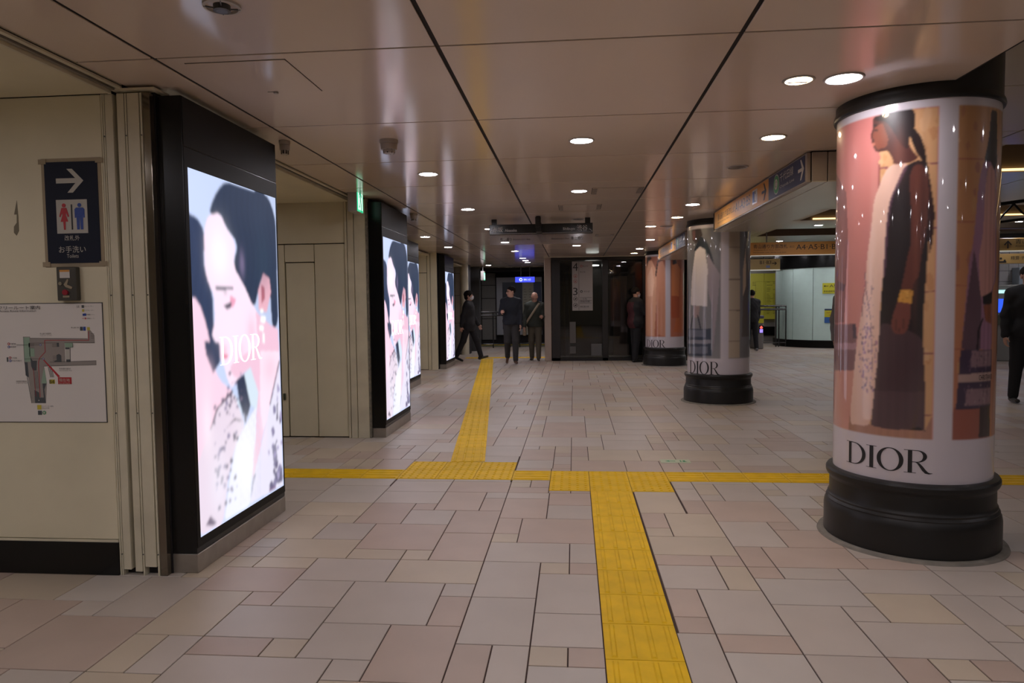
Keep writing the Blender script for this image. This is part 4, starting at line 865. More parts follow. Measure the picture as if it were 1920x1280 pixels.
for a, b, txt, w_, h_ in ((-258, 122, 'バリアフリールート案内', 653, 38), (-255, 143, 'Barrier-free Access Route Information', 605, 18), (380, 368, '青山通り方面改札', 128, 16), (380, 384, 'Aoyama-dori Ave. Gate', 130, 9), (575, 713, '表参道駅方面改札', 130, 16), (575, 727, 'Omotesando Gate', 140, 9), (90, 836, '神宮前方面改札', 125, 16), (90, 850, 'Jingumae Gate', 130, 9),
                          (725, 310, '青山通り側', 85, 14), (880, 103, 'エレベーター', 100, 13), (880, 142, 'エスカレーター', 105, 13), (900, 184, '多機能トイレ', 90, 13), (905, 222, '移動ルート', 80, 13), (365, 1082, 'エレベーター専用', 125, 14), (365, 1100, '改札口方面', 80, 13), (45, 466, '半蔵門線', 62, 17), (45, 495, '銀座線', 62, 17), (50, 605, '千代田線', 62, 17), (50, 632, '渋谷方面行', 115, 15), (795, 112, '凡例', 30, 24)):
    write(s, txt, Vector(O)+Vector((mp(a, b)[0], -.001, mp(0, b)[1])), RX, UZ, w_*.5185/1068, h_*.000513, 3)
for a, b, r, mi in ((22, 458, 13, 4), (22, 488, 13, 5), (30, 595, 13, 4), (30, 625, 13, 5), (382, 1140, 19, 8), (375, 470, 11, 5), (400, 608, 11, 5), (330, 1018, 11, 5)):
    s.plate(disc(*mp(a, b), r*.0005, 16), O, RX, UZ, .0012, mi); s.plate(disc(*mp(a, b), r*.0003, 12), O, RX, UZ, .0016, 7)
for a, b, c, d, mi in ((848, 86, 872, 112, 2), (852, 126, 872, 150, 6), (855, 168, 872, 190, 5), (875, 166, 892, 190, 5), (820, 296, 848, 334, 2), (855, 296, 880, 334, 5), (897, 300, 925, 330, 6), (308, 1064, 352, 1108, 6), (313, 1120, 356, 1162, 2), (-6, 590, 8, 635, 2)): R4(a, b, c, d, mi, .0016)
LN([(848, 215), (895, 215)], 4, 4); P_([(880, 205), (897, 215), (880, 225)], 4, .0016)
s.build('map_print', M_, t)

# ------------------------------------------------------------------ hanging black direction sign
BK = mat('sign_black', (.008, .008, .008), .25); SW_ = mat('sign_silver', (.60, .58, .56), .4)
t = empty('hanging_direction_sign', (-.415, 9.1, 2.25), 'black hanging street direction sign reading Akasaka and Shibuya over the hall', 'sign')
s = MB(); s.bbox(-1.075, .247, 9.0, 9.05, 2.243, 2.372, .004); s.build('crossbar_board', BK, t)
s = MB(); s.box(-1.065, .237, 8.996, 9.0, 2.252, 2.255)
write(s, '赤坂', (-1.035, 8.999, 2.275), RX, UZ, .135, .068); write(s, 'Akasaka', (-.875, 8.999, 2.279), RX, UZ, .155, .034)
write(s, 'Shibuya', (-.13, 8.999, 2.279), RX, UZ, .150, .040); write(s, '渋谷', (.045, 8.999, 2.275), RX, UZ, .135, .072)
s.plate([(-1.068, 0), (-1.03, .035), (-1.036, .035), (-1.068, .006)], (0, 8.9995, 2.262), RX, UZ, .001); s.plate([(.24, 0), (.202, .035), (.208, .035), (.24, .006)], (0, 8.9995, 2.262), RX, UZ, .001)
s.build('lettering', SW_, t)
s = MB(); s.bbox(-.462, -.395, 8.75, 10.3, 2.245, 2.36, .004); s.build('lengthways_board', BK, t)
s = MB(); s.bbox(-.468, -.400, 8.72, 8.78, 2.30, 2.425, .004); s.build('hub_box', BK, t)
s = MB(); s.tube((-.434, 8.78, 2.42), (-.434, 8.78, HC), .014, 10); s.lathe(-.434, 8.78, [(.03, HC-.014), (.03, HC)], 16); s.build('drop_rod', BK, t)
for x in (-1.045, .15):
    s = MB(); s.box(x, x+.066, 9.005, 9.045, 2.37, HC); s.build('hanger_bracket', BK, t)
s = MB(); s.box(-1.07, .242, 9.02, 9.032, 2.115, 2.243); s.build('acrylic_panel', mat('pale_acrylic', (.30, .25, .225), .12, alpha=.55), t, label='pale translucent lower panel')
s = MB(); LI = mat('sign_brown_ink', (.03, .018, .015), .5)
write(s, '青山通り', (-.94, 9.019, 2.163), RX, UZ, .15, .042); write(s, 'Aoyama-dori Ave.', (-.775, 9.019, 2.165), RX, UZ, .23, .028)
write(s, 'Aoyama-dori Ave.', (-.28, 9.019, 2.165), RX, UZ, .23, .028); write(s, '青山通り', (-.03, 9.019, 2.163), RX, UZ, .15, .042)
s.build('lower_lettering', LI, t)

# ------------------------------------------------------------------ orange wayfinding signs on the beams
def beam_sign(dy, label, y_far):
    t = empty('wayfinding_sign', (1.72, 6.9+dy, 2.22), label, 'sign', 'orange and navy signs on the beams')
    RY = (0, -1, 0); y0, y1 = 5.345+dy, y_far
    s = MB(); s.bbox(1.702, 1.73, y0, y1, 2.215, 2.43, .003); s.build('sign_case', mat('case_grey', (.30, .25, .22), .4), t)
    s = MB(); s.box(1.698, 1.702, 6.338+dy, y1-.01, 2.228, 2.418); s.build('orange_face', ORANGE, t)
    s = MB(); s.box(1.698, 1.702, y0+.04, 6.338+dy, 2.228, 2.418); s.build('navy_face', NAVYS, t)
    s = MB(); X = 1.697
    def wr_(txt, ya, yb, za, zb, mi): write(s, txt, (X, ya+dy, za), RY, UZ, ya-yb, zb-za, mi, .0015)
    if y1 > 8.3+dy: wr_('青山通り方面改札', 8.50, 7.74, 2.30, 2.375, 0); wr_('Aoyama-dori Ave. Gate', 8.50, 7.90, 2.262, 2.282, 0)
    wr_('出口', 7.72, 7.62, 2.30, 2.36, 0); wr_('A1-A3·B5', 7.59, 6.97, 2.285, 2.38, 0)
    s.plate([(-.075, -.012), (.025, -.012), (-.02, -.075), (.008, -.075), (.075, 0), (.008, .075), (-.02, .075), (.025, .012), (-.075, .012)], (X, 6.48+dy, 2.325), RY, UZ, .0015, 0)
    s.plate(rect(-.09, .09, -.065, .065), (X, 6.80+dy, 2.33), RY, UZ, .0015, 1); s.plate(rect(-.07, -.01, -.05, .05), (X-.002, 6.80+dy, 2.33), RY, UZ, .0015, 3); s.plate(rect(.005, .03, -.05, .05), (X-.002, 6.80+dy, 2.33), RY, UZ, .0015, 0)
    s.plate(rect(-.02, .02, -.03, .03), (X-.004, 6.76+dy, 2.32), RY, UZ, .0015, 1)
    s.plate(disc(0, 0, .082, 28), (X, 6.095+dy, 2.325), RY, UZ, .0015, 1); s.plate(disc(0, 0, .074, 28), (X-.0016, 6.095+dy, 2.325), RY, UZ, .0015, 2); s.plate(disc(0, 0, .044, 24), (X-.0032, 6.095+dy, 2.325), RY, UZ, .0015, 1); 
    write(s, 'C', (X-.0048, 6.117+dy, 2.30), RY, UZ, .044, .05, 2, .0015)
    wr_('千代田線', 5.995, 5.64, 2.325, 2.395, 1); wr_('Chiyoda Line', 5.995, 5.62, 2.268, 2.298, 1)
    s.plate([(-.07, -.012), (.02, -.012), (-.02, -.075), (.006, -.075), (.068, 0), (.006, .075), (-.02, .075), (.02, .012), (-.07, .012)], (X, 5.455+dy, 2.325), RY, UZ, .0015, 1)
    s.build('lettering', [INK, mat('sign_white2', (.55, .52, .5), .4), GREEN, BLUE], t)
beam_sign(0, 'long orange and navy overhead sign with arrows, between the nearest and middle columns', 8.70)
beam_sign(5.6, 'orange and navy overhead sign partly hidden behind the middle column', 14.3)

# overhead orange sign across the gate area
def cross_sign(name, x0, x1, y, z0, z1, label, M=ORANGE):
    t = empty(name, ((x0+x1)/2, y, z0), label, 'sign'); s = MB(); s.bbox(x0, x1, y, y+.10, z0, z1, .005); s.build('sign_case', M, t)
    s = MB(); s.tube((x0+.4, y+.05, z1), (x0+.4, y+.05, HS), .012, 8); s.tube((x1-.4, y+.05, z1), (x1-.4, y+.05, HS), .012, 8); s.build('hanger_rod', GREY, t)
    return t
t = cross_sign('overhead_gate_sign', 3.60, 7.1, 15.0, 2.30, 2.565, 'long orange overhead sign reading A4 A5 B1, right of the middle column')
s = MB(); s.box(3.60, 7.1, 14.99, 15.0, 2.285, 2.30); s.build('light_bar', mat('lit_edge', (.6, .6, .55), .4, emit=(.8, .8, .72), es=.35), t)
s = MB(); write(s, '青山通り方面改札', (3.72, 14.998, 2.44), RX, UZ, .69, .085); write(s, 'Aoyama-dori Ave. Gate', (3.72, 14.998, 2.395), RX, UZ, .54, .025); write(s, 'Hanzomon Line, Ginza Line Exit', (3.72, 14.998, 2.345), RX, UZ, .66, .022)
write(s, '出口', (4.45, 14.998, 2.45), RX, UZ, .09, .04); write(s, 'A4·A5·B1·B', (4.58, 14.998, 2.405), RX, UZ, .79, .105)
s.build('lettering', INK, t)
t = cross_sign('overhead_exit_sign', 4.1, 5.40, 19.0, 2.18, 2.46, 'smaller pale orange overhead sign reading B1 B3 beyond the middle column', mat('pale_orange', (.55, .40, .16), .35))
s = MB(); s.box(4.1, 5.40, 18.985, 19.0, 2.155, 2.18); s.build('light_bar', MATS['lit_edge'], t)
s = MB(); write(s, 'B1·B3', (4.88, 18.998, 2.325), RX, UZ, .29, .085); s.plate([(-.06, -.01), (.03, -.01), (0, -.04), (.02, -.045), (.065, 0), (.02, .045), (0, .04), (.03, .01), (-.06, .01)], (5.25, 18.998, 2.34), RX, UZ, .002)
s.build('lettering', INK, t)
s = MB(); s.box(5.04, 5.14, 18.992, 18.999, 2.225, 2.29); s.build('lift_icon', mat('icon_blue', (.25, .3, .5), .4), t)
# orange signs right of the big column
t = cross_sign('overhead_platform_sign', 7.6, 9.6, 14.0, 2.245, 2.478, 'orange overhead sign with an upward arrow, right of the nearest column', mat('dim_orange', (.34, .22, .08), .4))
s = MB(); s.plate([(-.012, -.075), (.012, -.075), (.012, .03), (.055, -.02), (.07, -.003), (0, .075), (-.07, -.003), (-.055, -.02), (-.012, .03)], (8.13, 13.998, 2.362), RX, UZ, .002)
write(s, '青山通り', (8.26, 13.998, 2.37), RX, UZ, .45, .08); write(s, 'Aoyama-dori Ave.', (8.26, 13.998, 2.31), RX, UZ, .45, .03); s.build('lettering', INK, t)
s = MB(); s.box(7.6, 9.6, 13.98, 14.0, 2.225, 2.245); s.build('light_bar', MATS['lit_edge'], t)
t = cross_sign('overhead_counter_sign', 7.6, 9.6, 14.4, 2.02, 2.21, 'lower dim orange overhead sign above the ticket machines', MATS['dim_orange'])
s = MB(); write(s, '精算·チャージ', (8.42, 14.398, 2.09), RX, UZ, .5, .075); s.plate(disc(0, .02, .022, 12), (8.24, 14.398, 2.10), RX, UZ, .002); s.plate(disc(.07, -.02, .02, 12), (8.24, 14.398, 2.10), RX, UZ, .002); s.plate(rect(-.03, .1, -.06, -.03), (8.24, 14.398, 2.10), RX, UZ, .002); s.build('lettering', INK, t)
# black lattice truss under the higher ceiling
t = empty('lattice_truss', (5.6, 9.0, 2.1), 'black curved lattice truss under the ceiling, far right edge', 'truss')
def arch(x): return 2.46+.13*math.sin(max(0, min(1, (x-5.0)/3.2))*math.pi)
s = MB()
for zoff in (0,): s.path([(5.0+.2*k, 9.2, arch(5.0+.2*k)+.02) for k in range(17)], .022, 8)
s.build('upper_chord', BLACK, t)
s = MB(); s.path([(5.0+.2*k, 9.2, arch(5.0+.2*k)-.20) for k in range(17)], .016, 8); s.build('lower_chord', BLACK, t)
for k in range(8):
    s = MB(); x = 5.0+.4*k; s.path([(x, 9.2, arch(x)), (x+.10, 9.2, arch(x)-.11), (x+.2, 9.2, arch(x+.2)-.20), (x+.30, 9.2, arch(x+.4)-.11), (x+.4, 9.2, arch(x+.4))], .013, 8); s.build('lattice_brace', BLACK, t)
s = MB(); s.bbox(4.9, 8.3, 9.9, 10.05, 2.28, 2.36, .01); s.build('cross_rail', mat('rail_brown', (.12, .095, .07), .4), t)

# ------------------------------------------------------------------ dark elevator
t = empty('glass_elevator', (.5, 16.7, 0), 'dark framed glass elevator standing at the end of the hall', 'elevator')
GL = glass_mat('smoked_glass', (.62, .60, .58), .8)
FR = mat('elevator_frame', (.012, .011, .011), .3)
for x0, x1 in ((-.52, -.32), (.665, .80), (1.60, 1.80), (2.6, 2.75)):
    s = MB(); s.bbox(x0, x1, 16.55, 16.68, 0, 2.36, .004); s.build('frame_post', FR, t)
s = MB(); s.bbox(-.52, 2.75, 16.54, 16.68, 2.36, HC, .004); s.build('frame_head', FR, t)
s = MB(); s.bbox(-.52, 2.75, 16.55, 16.68, 0, .07, .004); s.build('threshold', FR, t)
for x0, x1 in ((-.32, .665), (.80, 1.60), (1.80, 2.6)):
    s = MB(); s.box(x0, x1, 16.60, 16.612, .07, 2.36); s.build('glass_panel', GL, t)
s = MB(); s.box(-.5, 2.75, 18.3, 18.35, 0, HC); s.box(-.52, -.48, 16.68, 18.35, 0, HC); s.box(2.71, 2.75, 16.68, 18.35, 0, HC); s.box(-.5, 2.75, 16.68, 18.35, HC-.03, HC); s.build('shaft_wall', mat('shaft_dark', (.05, .045, .042), .4), t)
s = MB(); s.bbox(-.24, -.20, 16.75, 16.79, .1, 2.1, .004); s.bbox(-.12, -.09, 16.75, 16.79, .1, 2.2, .004); s.build('guide_rail', mat('rail_steel', (.25, .23, .17), .3, metal=.6), t)
s = MB(); s.bbox(-.31, -.08, 16.76, 16.80, 1.55, 1.60, .003); s.build('rail_bracket', FR, t)
s = MB(); s.bbox(.925, 1.25, 16.66, 16.69, .12, 1.98, .004); s.build('cab_door', mat('cab_grey', (.5, .44, .40), .35), t)
s = MB(); s.bbox(-.10, .04, 16.59, 16.598, .42, .92, .002); s.bbox(-.10, .04, 16.59, 16.598, .17, .34, .002); s.build('inner_notice', mat('dim_paper', (.10, .095, .09), .5), t)
s = MB(); s.bbox(.40, .65, 16.59, 16.598, .12, .40, .002); s.build('glass_notice', mat('dim_paper2', (.11, .11, .11), .5), t)
s = MB(); s.lathe(.47, 17.6, [(.16, 2.30), (.16, 2.28)], 20); s.build('added_cab_lamp', mat('added_cab_lamp', (.3, .3, .3), .5, emit=(.8, .9, .9), es=22), t)  # lamp added inside to brighten the dark elevator cab
s = MB(); s.bbox(1.245, 1.56, 16.66, 16.70, .86, 1.1, .003); s.build('control_shelf', mat('shelf_dim', (.09, .085, .08), .4), t)
t = empty('floor_directory', (.205, 16.53, 1.18), 'white elevator directory board with large 4 and 3 on the dark glass', 'sign')
s = MB(); s.bbox(-.036, .443, 16.53, 16.548, 1.182, 2.332, .003); s.build('board', mat('board_white', (.34, .32, .31), .4), t)
s = MB(); s.box(.118, .124, 16.526, 16.53, 1.19, 2.325); write(s, '4', (-.02, 16.529, 2.115), RX, UZ, .12, .185); write(s, '3', (-.015, 16.529, 1.545), RX, UZ, .105, .175)
for z in (1.49, 1.42, 1.36): s.box(.14, .42, 16.5265, 16.53, z-.006, z)
write(s, 'この先', (.15, 16.529, 1.435), RX, UZ, .16, .04); write(s, '渋谷方面', (.15, 16.529, 1.375), RX, UZ, .22, .04); write(s, '改札階方面', (.15, 16.529, 1.255), RX, UZ, .20, .04); write(s, '青山方面', (.15, 16.529, 2.07), RX, UZ, .12, .03)
write(s, '地上行き', (.22, 16.529, 2.20), RX, UZ, .12, .04); write(s, 'のりば', (.24, 16.529, 1.61), RX, UZ, .13, .04); s.build('lettering', INK, t)
s = MB(); FA = (0, 16.528, 0)
for cx, cz, r in ((.18, 2.22, .030), (.18, 1.63, .030)): s.plate(disc(cx, cz, r, 18), FA, RX, UZ, .001, 0 if cz > 2 else 2); s.plate(disc(cx, cz, r*.55, 14), FA, RX, UZ, .002, 1)
for cz in (1.99, 1.87): s.plate(disc(.04, cz, .045, 18), FA, RX, UZ, .001, 0); s.plate(disc(.04, cz, .036, 18), FA, RX, UZ, .002, 1); s.plate([(.02, cz-.02), (.06, cz-.02), (.04, cz+.025)], FA, RX, UZ, .003, 0)
for cz in (1.46, 1.31): s.plate(disc(.04, cz, .052, 20), FA, RX, UZ, .001, 2); s.plate(disc(.04, cz, .043, 20), FA, RX, UZ, .002, 1); s.plate([(.01, cz-.018), (.055, cz-.018), (.07, cz+.02), (.03, cz+.01)], FA, RX, UZ, .003, 2)
s.build('line_symbols', [mat('dim_red', (.30, .09, .08), .5), MATS['board_white'], INK], t)
s = MB(); s.bbox(-.69, -.53, 16.5, 18.4, 0, HC, .006); s.build('trim_7', mat('pinkish_post', (.36, .29, .24), .35), kind='structure')
s = MB(); s.box(-.70, 2.0, 16.48, 16.50, HC-.012, HC); s.build('trim_8', CREAM2, kind='structure')

# ------------------------------------------------------------------ things in the far passage
t = empty('blue_line_sign', (-1.383, 20.0, 1.96), 'small bright blue lit sign over the far passage', 'sign')
s = MB(); s.bbox(-1.667, -1.10, 20.0, 20.08, 1.965, 2.132, .004); s.build('casing', DGREY, t)
s = MB(); s.box(-1.660, -1.107, 19.992, 20.0, 1.972, 2.125); s.build('lit_face', mat('blue_lit', (.05, .1, .6), .4, emit=(.05, .07, 1.0), es=1.1), t)
s = MB(); s.plate(disc(-1.50, 2.048, .045, 20)+disc(-1.50, 2.048, .026, 20)[::-1][:0], (0, 19.990, 0), RX, UZ, .001, 0); s.plate(disc(-1.50, 2.048, .026, 20), (0, 19.989, 0), RX, UZ, .0015, 1); write(s, '改札入口', (-1.42, 19.99, 2.02), RX, UZ, .20, .055, 0)
s.build('lettering', [mat('lit_pale', (.6, .7, 1), .4, emit=(.55, .65, 1.0), es=2.0), MATS['blue_lit']], t)
s = MB(); s.tube((-1.5, 20.04, 2.13), (-1.5, 20.04, HC), .01, 8); s.tube((-1.25, 20.04, 2.13), (-1.25, 20.04, HC), .01, 8); s.build('hanger_rod', DGREY, t)
t = empty('notice_board', (-1.86, 23.9, .2), 'large white framed notice board behind the walking people', 'notice board')
s = MB(); s.bbox(-2.64, -1.08, 23.9, 23.96, .30, 2.27, .01); s.build('frame', mat('board_frame', (.42, .43, .48), .4), t)
s = MB(); s.box(-2.43, -1.75, 23.89, 23.9, .5, 2.10); s.build('dark_poster', mat('poster_slate', (.035, .045, .07), .3), t)
s = MB(); s.box(-1.74, -1.38, 23.885, 23.9, .35, 2.02); s.build('pale_sheet', mat('sheet_olive', (.45, .43, .35), .5), t)
s = MB(); s.box(-1.36, -1.10, 23.885, 23.9, .5, 2.10); s.build('navy_poster', mat('poster_navy2', (.03, .045, .10), .4), t)
s = MB()
for i in range(2):
    for j in range(7): s.box(-1.70+.18*i, -1.70+.18*i+.08+.02*(j % 3), 23.883, 23.885, 1.85-.09*j, 1.862-.09*j)
s.build('small_print', DGREY, t)
def railing(name, x0, x1, y, h, label, posts, M, r=.022):
    t = empty(name, ((x0+x1)/2, y, 0), label, 'railing')
    for z in (h, h-.10, .12):
        s = MB(); s.tube((x0, y, z), (x1, y, z), r if z > .5 else .015, 12); s.build('rail', M, t)
    for x in posts:
        s = MB(); s.tube((x, y, 0), (x, y, h), .018, 12); s.build('post', M, t)
    return t
RM = mat('rail_black', (.05, .05, .05), .25, metal=.5)
railing('hand_railing', -3.3, -2.05, 21.6, 1.11, 'dark double handrail across the passage behind the man in the mask', (-3.3, -2.9, -2.5, -2.1), RM)
railing('hand_railing', -2.0, -.75, 21.9, .85, 'low dark railing behind the two men walking', (-2.0, -1.7, -1.3, -.8), RM)
railing('hand_railing', 5.42, 6.23, 21.3, 1.21, 'black metal railing before the yellow information wall', (5.42, 5.95, 6.03, 6.23), RM, .028)
s = MB(); s.bbox(-2.9, -2.6, 18.3, 18.34, .0, .0001+.05, .001); 

# ------------------------------------------------------------------ gate area on the right
YI = mat('info_yellow', (.40, .38, .06), .4, emit=(.46, .42, .03), es=.08)
t = empty('information_wall', (6.5, 24.1, .75), 'large yellow lit information board on the far wall', 'information board')
for x0, x1 in ((5.6, 6.33), (6.345, 6.84), (6.855, 7.6)):
    s = MB(); s.bbox(x0, x1, 24.10, 24.17, .752, 2.275, .004); s.build('yellow_panel', YI, t)
s = MB(); rr = random.Random(4)
write(s, 'B1-B3', (6.70, 24.098, 2.09), RX, UZ, .35, .09); s.plate([(0, -.01), (.12, -.01), (.12, .01), (0, .01)], (7.1, 24.098, 2.13), RX, UZ, .002)
for x0 in (5.95, 6.42, 6.62, 6.9, 7.12):
    for j in range(22):
        if rr.random() < .7: s.box(x0, x0+rr.uniform(.06, .2), 24.094, 24.099, 1.98-.05*j, 1.992-.05*j)
for x in (6.05, 6.38, 6.80): s.box(x, x+.006, 24.094, 24.099, .9, 2.0)
s.box(6.05, 6.8, 24.094, 24.099, 2.0, 2.006); s.build('printed_lists', mat('olive_ink', (.09, .09, .02), .5), t)
t = empty('curved_booth', (7.6, 21.4, 0), 'white curved service booth with black top band, right of the middle column', 'booth')
cx, cy, R = 7.75, 22.0, 1.62
BW = mat('booth_white', (.66, .86, .79), .25, noise=.03)
angs = [180, 197, 212, 234, 256, 278, 300]
for a0, a1 in zip(angs[:-1], angs[1:]):
    s = MB(); n = 8; vs = []
    for k in range(n+1):
        a = math.radians(a0+.25+(a1-a0-.5)*k/n)
        for rr_ in (R, R-.03):
            for z in (.22, 2.29): vs.append((cx+rr_*math.cos(a), cy+rr_*math.sin(a), z))
    fs = []
    for k in range(n):
        b = k*4; fs += [(b, b+4, b+5, b+1), (b+2, b+3, b+7, b+6), (b+1, b+5, b+7, b+3), (b, b+2, b+6, b+4)]
    fs += [(0, 1, 3, 2), (n*4, n*4+2, n*4+3, n*4+1)]
    s.add(vs, fs); s.build('wall_panel', BW, t, smooth=30)
s = MB(); s.lathe(cx, cy, [(R+.03, 2.29), (R+.03, HS-.004)], 64); s.build('top_band', BLACKG, t, smooth=30)
s = MB(); s.lathe(cx, cy, [(R+.02, 0), (R+.02, .21)], 64); s.build('base_band', BLACK, t, smooth=30)
s = MB(); s.lathe(cx, cy, [(R-.04, .1), (R-.04, 2.4)], 48); s.build('core', GREY, t)
def booth_plate(s, a, z0, z1, w, off=.012, mi=0):
    a = math.radians(a); c = Vector((cx+(R+off)*math.cos(a), cy+(R+off)*math.sin(a), 0)); r_ = Vector((-math.sin(a), math.cos(a), 0))
    s.plate(rect(-w/2, w/2, z0, z1), c, r_, UZ, .004, mi); return c, r_
t = empty('exit_notice', (7.1, 20.4, 1.55), 'yellow exit notice reading A5 on the white booth', 'notice')
s = MB(); c, r_ = booth_plate(s, 250, 1.545, 1.84, .40); s.build('sheet', mat('notice_yellow', (.60, .58, .04), .4), t)
s = MB(); write(s, 'A5', c-r_*.02+Vector((0, 0, 1.72)), r_, UZ, .17, .075, 0, .006); write(s, '表参道駅改札', c-r_*.17+Vector((0, 0, 1.58)), r_, UZ, .34, .055, 0, .006)
s.plate([(-.17, 0), (-.13, .03), (-.13, .007), (-.05, .007), (-.05, -.007), (-.13, -.007), (-.13, -.03)], c+Vector((0, 0, 1.755)), r_, UZ, .006); s.build('lettering', INK, t)
t = empty('small_poster', (7.1, 20.4, .72), 'small yellow and blue poster low on the white booth', 'poster')
s = MB(); c, r_ = booth_plate(s, 250, .72, .88, .28); s.build('blue_strip', mat('poster_blue', (.04, .14, .42), .4), t)
s = MB(); booth_plate(s, 250, .88, 1.07, .28); s.build('yellow_field', MATS['notice_yellow'], t)
s = MB(); booth_plate(s, 250, 1.07, 1.115, .28); s.build('navy_header', mat('poster_navy', (.02, .05, .12), .4), t)
s = MB(); write(s, '特急券のりば', c-r_*.09+Vector((0, 0, .99)), r_, UZ, .18, .03, 0, .006); write(s, 'ご案内', c-r_*.05+Vector((0, 0, .92)), r_, UZ, .1, .03, 0, .006); s.build('lettering', RED, t)
# ticket gate
t = empty('ticket_gate', (5.24, 20.6, 0), 'grey ticket gate with red arrow display beside the middle column', 'ticket gate')
s = MB(); s.bbox(5.15, 5.33, 20.3, 21.6, 0, .86, .02); s.build('cabinet', mat('gate_grey', (.24, .23, .22), .35, metal=.3), t)
s = MB(); s.bbox(5.14, 5.34, 20.28, 20.7, .86, .95, .02); s.build('reader_head', mat('gate_blue_dark', (.06, .06, .12), .3), t)
s = MB(); s.bbox(5.16, 5.33, 20.285, 20.3, .735, .86, .003); s.build('yellow_label', MATS['notice_yellow'], t)
s = MB(); s.box(5.20, 5.33, 20.29, 20.3, .455, .665); s.build('display_glass', BLACKG, t)
s = MB(); s.plate([(-.03, -.02), (-.03, .01), (-.05, .01), (0, .06), (.05, .01), (.03, .01), (.03, -.02)], (5.265, 20.289, .60), RX, UZ, .001, 0); s.build('red_arrow', mat('led_red', (.5, .05, .03), .4, emit=(1.0, .10, .08), es=1.6), t)
s = MB(); s.plate(rect(-.045, .045, 0, .10), (5.265, 20.289, .465), RX, UZ, .001, 0); s.build('violet_panel', mat('led_violet', (.2, .15, .5), .4, emit=(.35, .25, .9), es=1.2), t)
# ticket machines behind the attendant
t = empty('ticket_machine', (9.35, 15.9, 0), 'ticket machine with bright blue screen behind the uniformed attendant', 'ticket machine')
s = MB(); s.bbox(8.98, 9.62, 15.9, 16.46, 0, 1.64, .02); s.build('cabinet', mat('machine_grey', (.30, .31, .30), .35), t)
s = MB(); s.box(9.05, 9.42, 15.885, 15.9, 1.05, 1.34); s.build('screen', mat('machine_screen', (.02, .05, .3), .3, emit=(.03, .10, .75), es=1.3), t, label='bright blue touch screen')
s = MB(); s.box(9.05, 9.55, 15.885, 15.9, 1.46, 1.53); s.build('header_lamp', mat('machine_header', (.3, .6, .6), .3, emit=(.5, .85, .85), es=1.1), t, label='pale lit header strip')
s = MB(); s.bbox(9.05, 9.55, 15.87, 15.9, .78, 1.0, .005); s.build('coin_panel', mat('coin_panel', (.10, .11, .08), .4), t)
s = MB(); s.bbox(9.66, 10.8, 16.2, 16.46, .5, 2.02, .01); s.build('ticket_office_window', mat('office_frame', (.35, .42, .48), .35), label='blue framed panel on the tiled wall behind the attendant', cat='panel')
s = MB(); s.box(9.74, 10.7, 16.19, 16.2, .6, 1.94); s.build('blue_panel', mat('office_blue', (.01, .05, .16), .3, emit=(.01, .06, .22), es=.5), bpy.data.objects['ticket_office_window'])
# ------------------------------------------------------------------ people: one continuous body each, surfaced from a blended field
def v3(*a): return np.array(a, float)
def rc(P, a, b, ra, rb, fl=None):
    """tapered limb from a to b; fl flattens it along one axis"""
    a, b = np.asarray(a, float), np.asarray(b, float); ba = b-a; t = np.clip(((P-a)@ba)/max(ba@ba, 1e-9), 0, 1); q = P-(a+t[..., None]*ba)
    if fl is not None: q = q/np.asarray(fl)
    return np.linalg.norm(q, axis=-1)-(ra+(rb-ra)*t)
def el(P, c, r):
    q = (P-np.asarray(c, float)); r = np.asarray(r, float); k0 = np.linalg.norm(q/r, axis=-1); k1 = np.linalg.norm(q/(r*r), axis=-1)+1e-9; return k0*(k0-1)/k1
def su(a, b, k=.03):
    h = np.clip(.5+.5*(b-a)/k, 0, 1); return b+(a-b)*h-k*h*(1-h)
def nets(fn, lo, hi, st):
    """naive surface nets"""
    lo = np.asarray(lo, float); n = np.ceil((np.asarray(hi)-lo)/st).astype(int)+1
    g = np.stack(np.meshgrid(*[lo[k]+st*np.arange(n[k]) for k in range(3)], indexing='ij'), -1)
    D = fn(g.reshape(-1, 3)).reshape(n); S = D < 0
    cs = np.zeros(tuple(n-1)+(3,)); cn = np.zeros(tuple(n-1))
    for ax in range(3):
        sl = [slice(None)]*3; sh = [slice(None)]*3; sl[ax] = slice(0, -1); sh[ax] = slice(1, None)
        d0, d1 = D[tuple(sl)], D[tuple(sh)]; cr_ = (d0 < 0) != (d1 < 0); t = np.where(cr_, d0/np.where(cr_, d0-d1, 1), 0)
        p = g[tuple(sl)].copy(); p[..., ax] += t*st; p *= cr_[..., None]
        o1, o2 = [a for a in range(3) if a != ax]
        for i in (0, 1):
            for j in (0, 1):
                s = [slice(None)]*3; s[o1] = slice(i, n[o1]-1+i); s[o2] = slice(j, n[o2]-1+j); cs += p[tuple(s)]; cn += cr_[tuple(s)]
    act = cn > 0; idx = -np.ones(act.shape, int); idx[act] = np.arange(act.sum()); V = cs[act]/cn[act][:, None]; F_ = []
    for ax in range(3):
        o1, o2 = [(1, 2), (2, 0), (0, 1)][ax]; sl = [slice(None)]*3; sh = [slice(None)]*3; sl[ax] = slice(0, -1); sh[ax] = slice(1, None)
        a0, a1 = S[tuple(sl)], S[tuple(sh)]; cr_ = np.argwhere(a0 != a1)
        ok = (cr_[:, o1] > 0) & (cr_[:, o2] > 0) & (cr_[:, o1] < n[o1]-1) & (cr_[:, o2] < n[o2]-1); cr_ = cr_[ok]
        e1 = np.eye(3, dtype=int)[o1]; e2 = np.eye(3, dtype=int)[o2]
        q = [idx[tuple((cr_-d).T)] for d in (e1+e2, e2, 0*e1, e1)]; q = np.stack(q, -1); fl = ~a0[tuple(cr_.T)]
        q[fl] = q[fl][:, ::-1]; F_.append(q)
    F_ = np.concatenate(F_); F_ = F_[(F_ >= 0).all(1)]; return V, F_
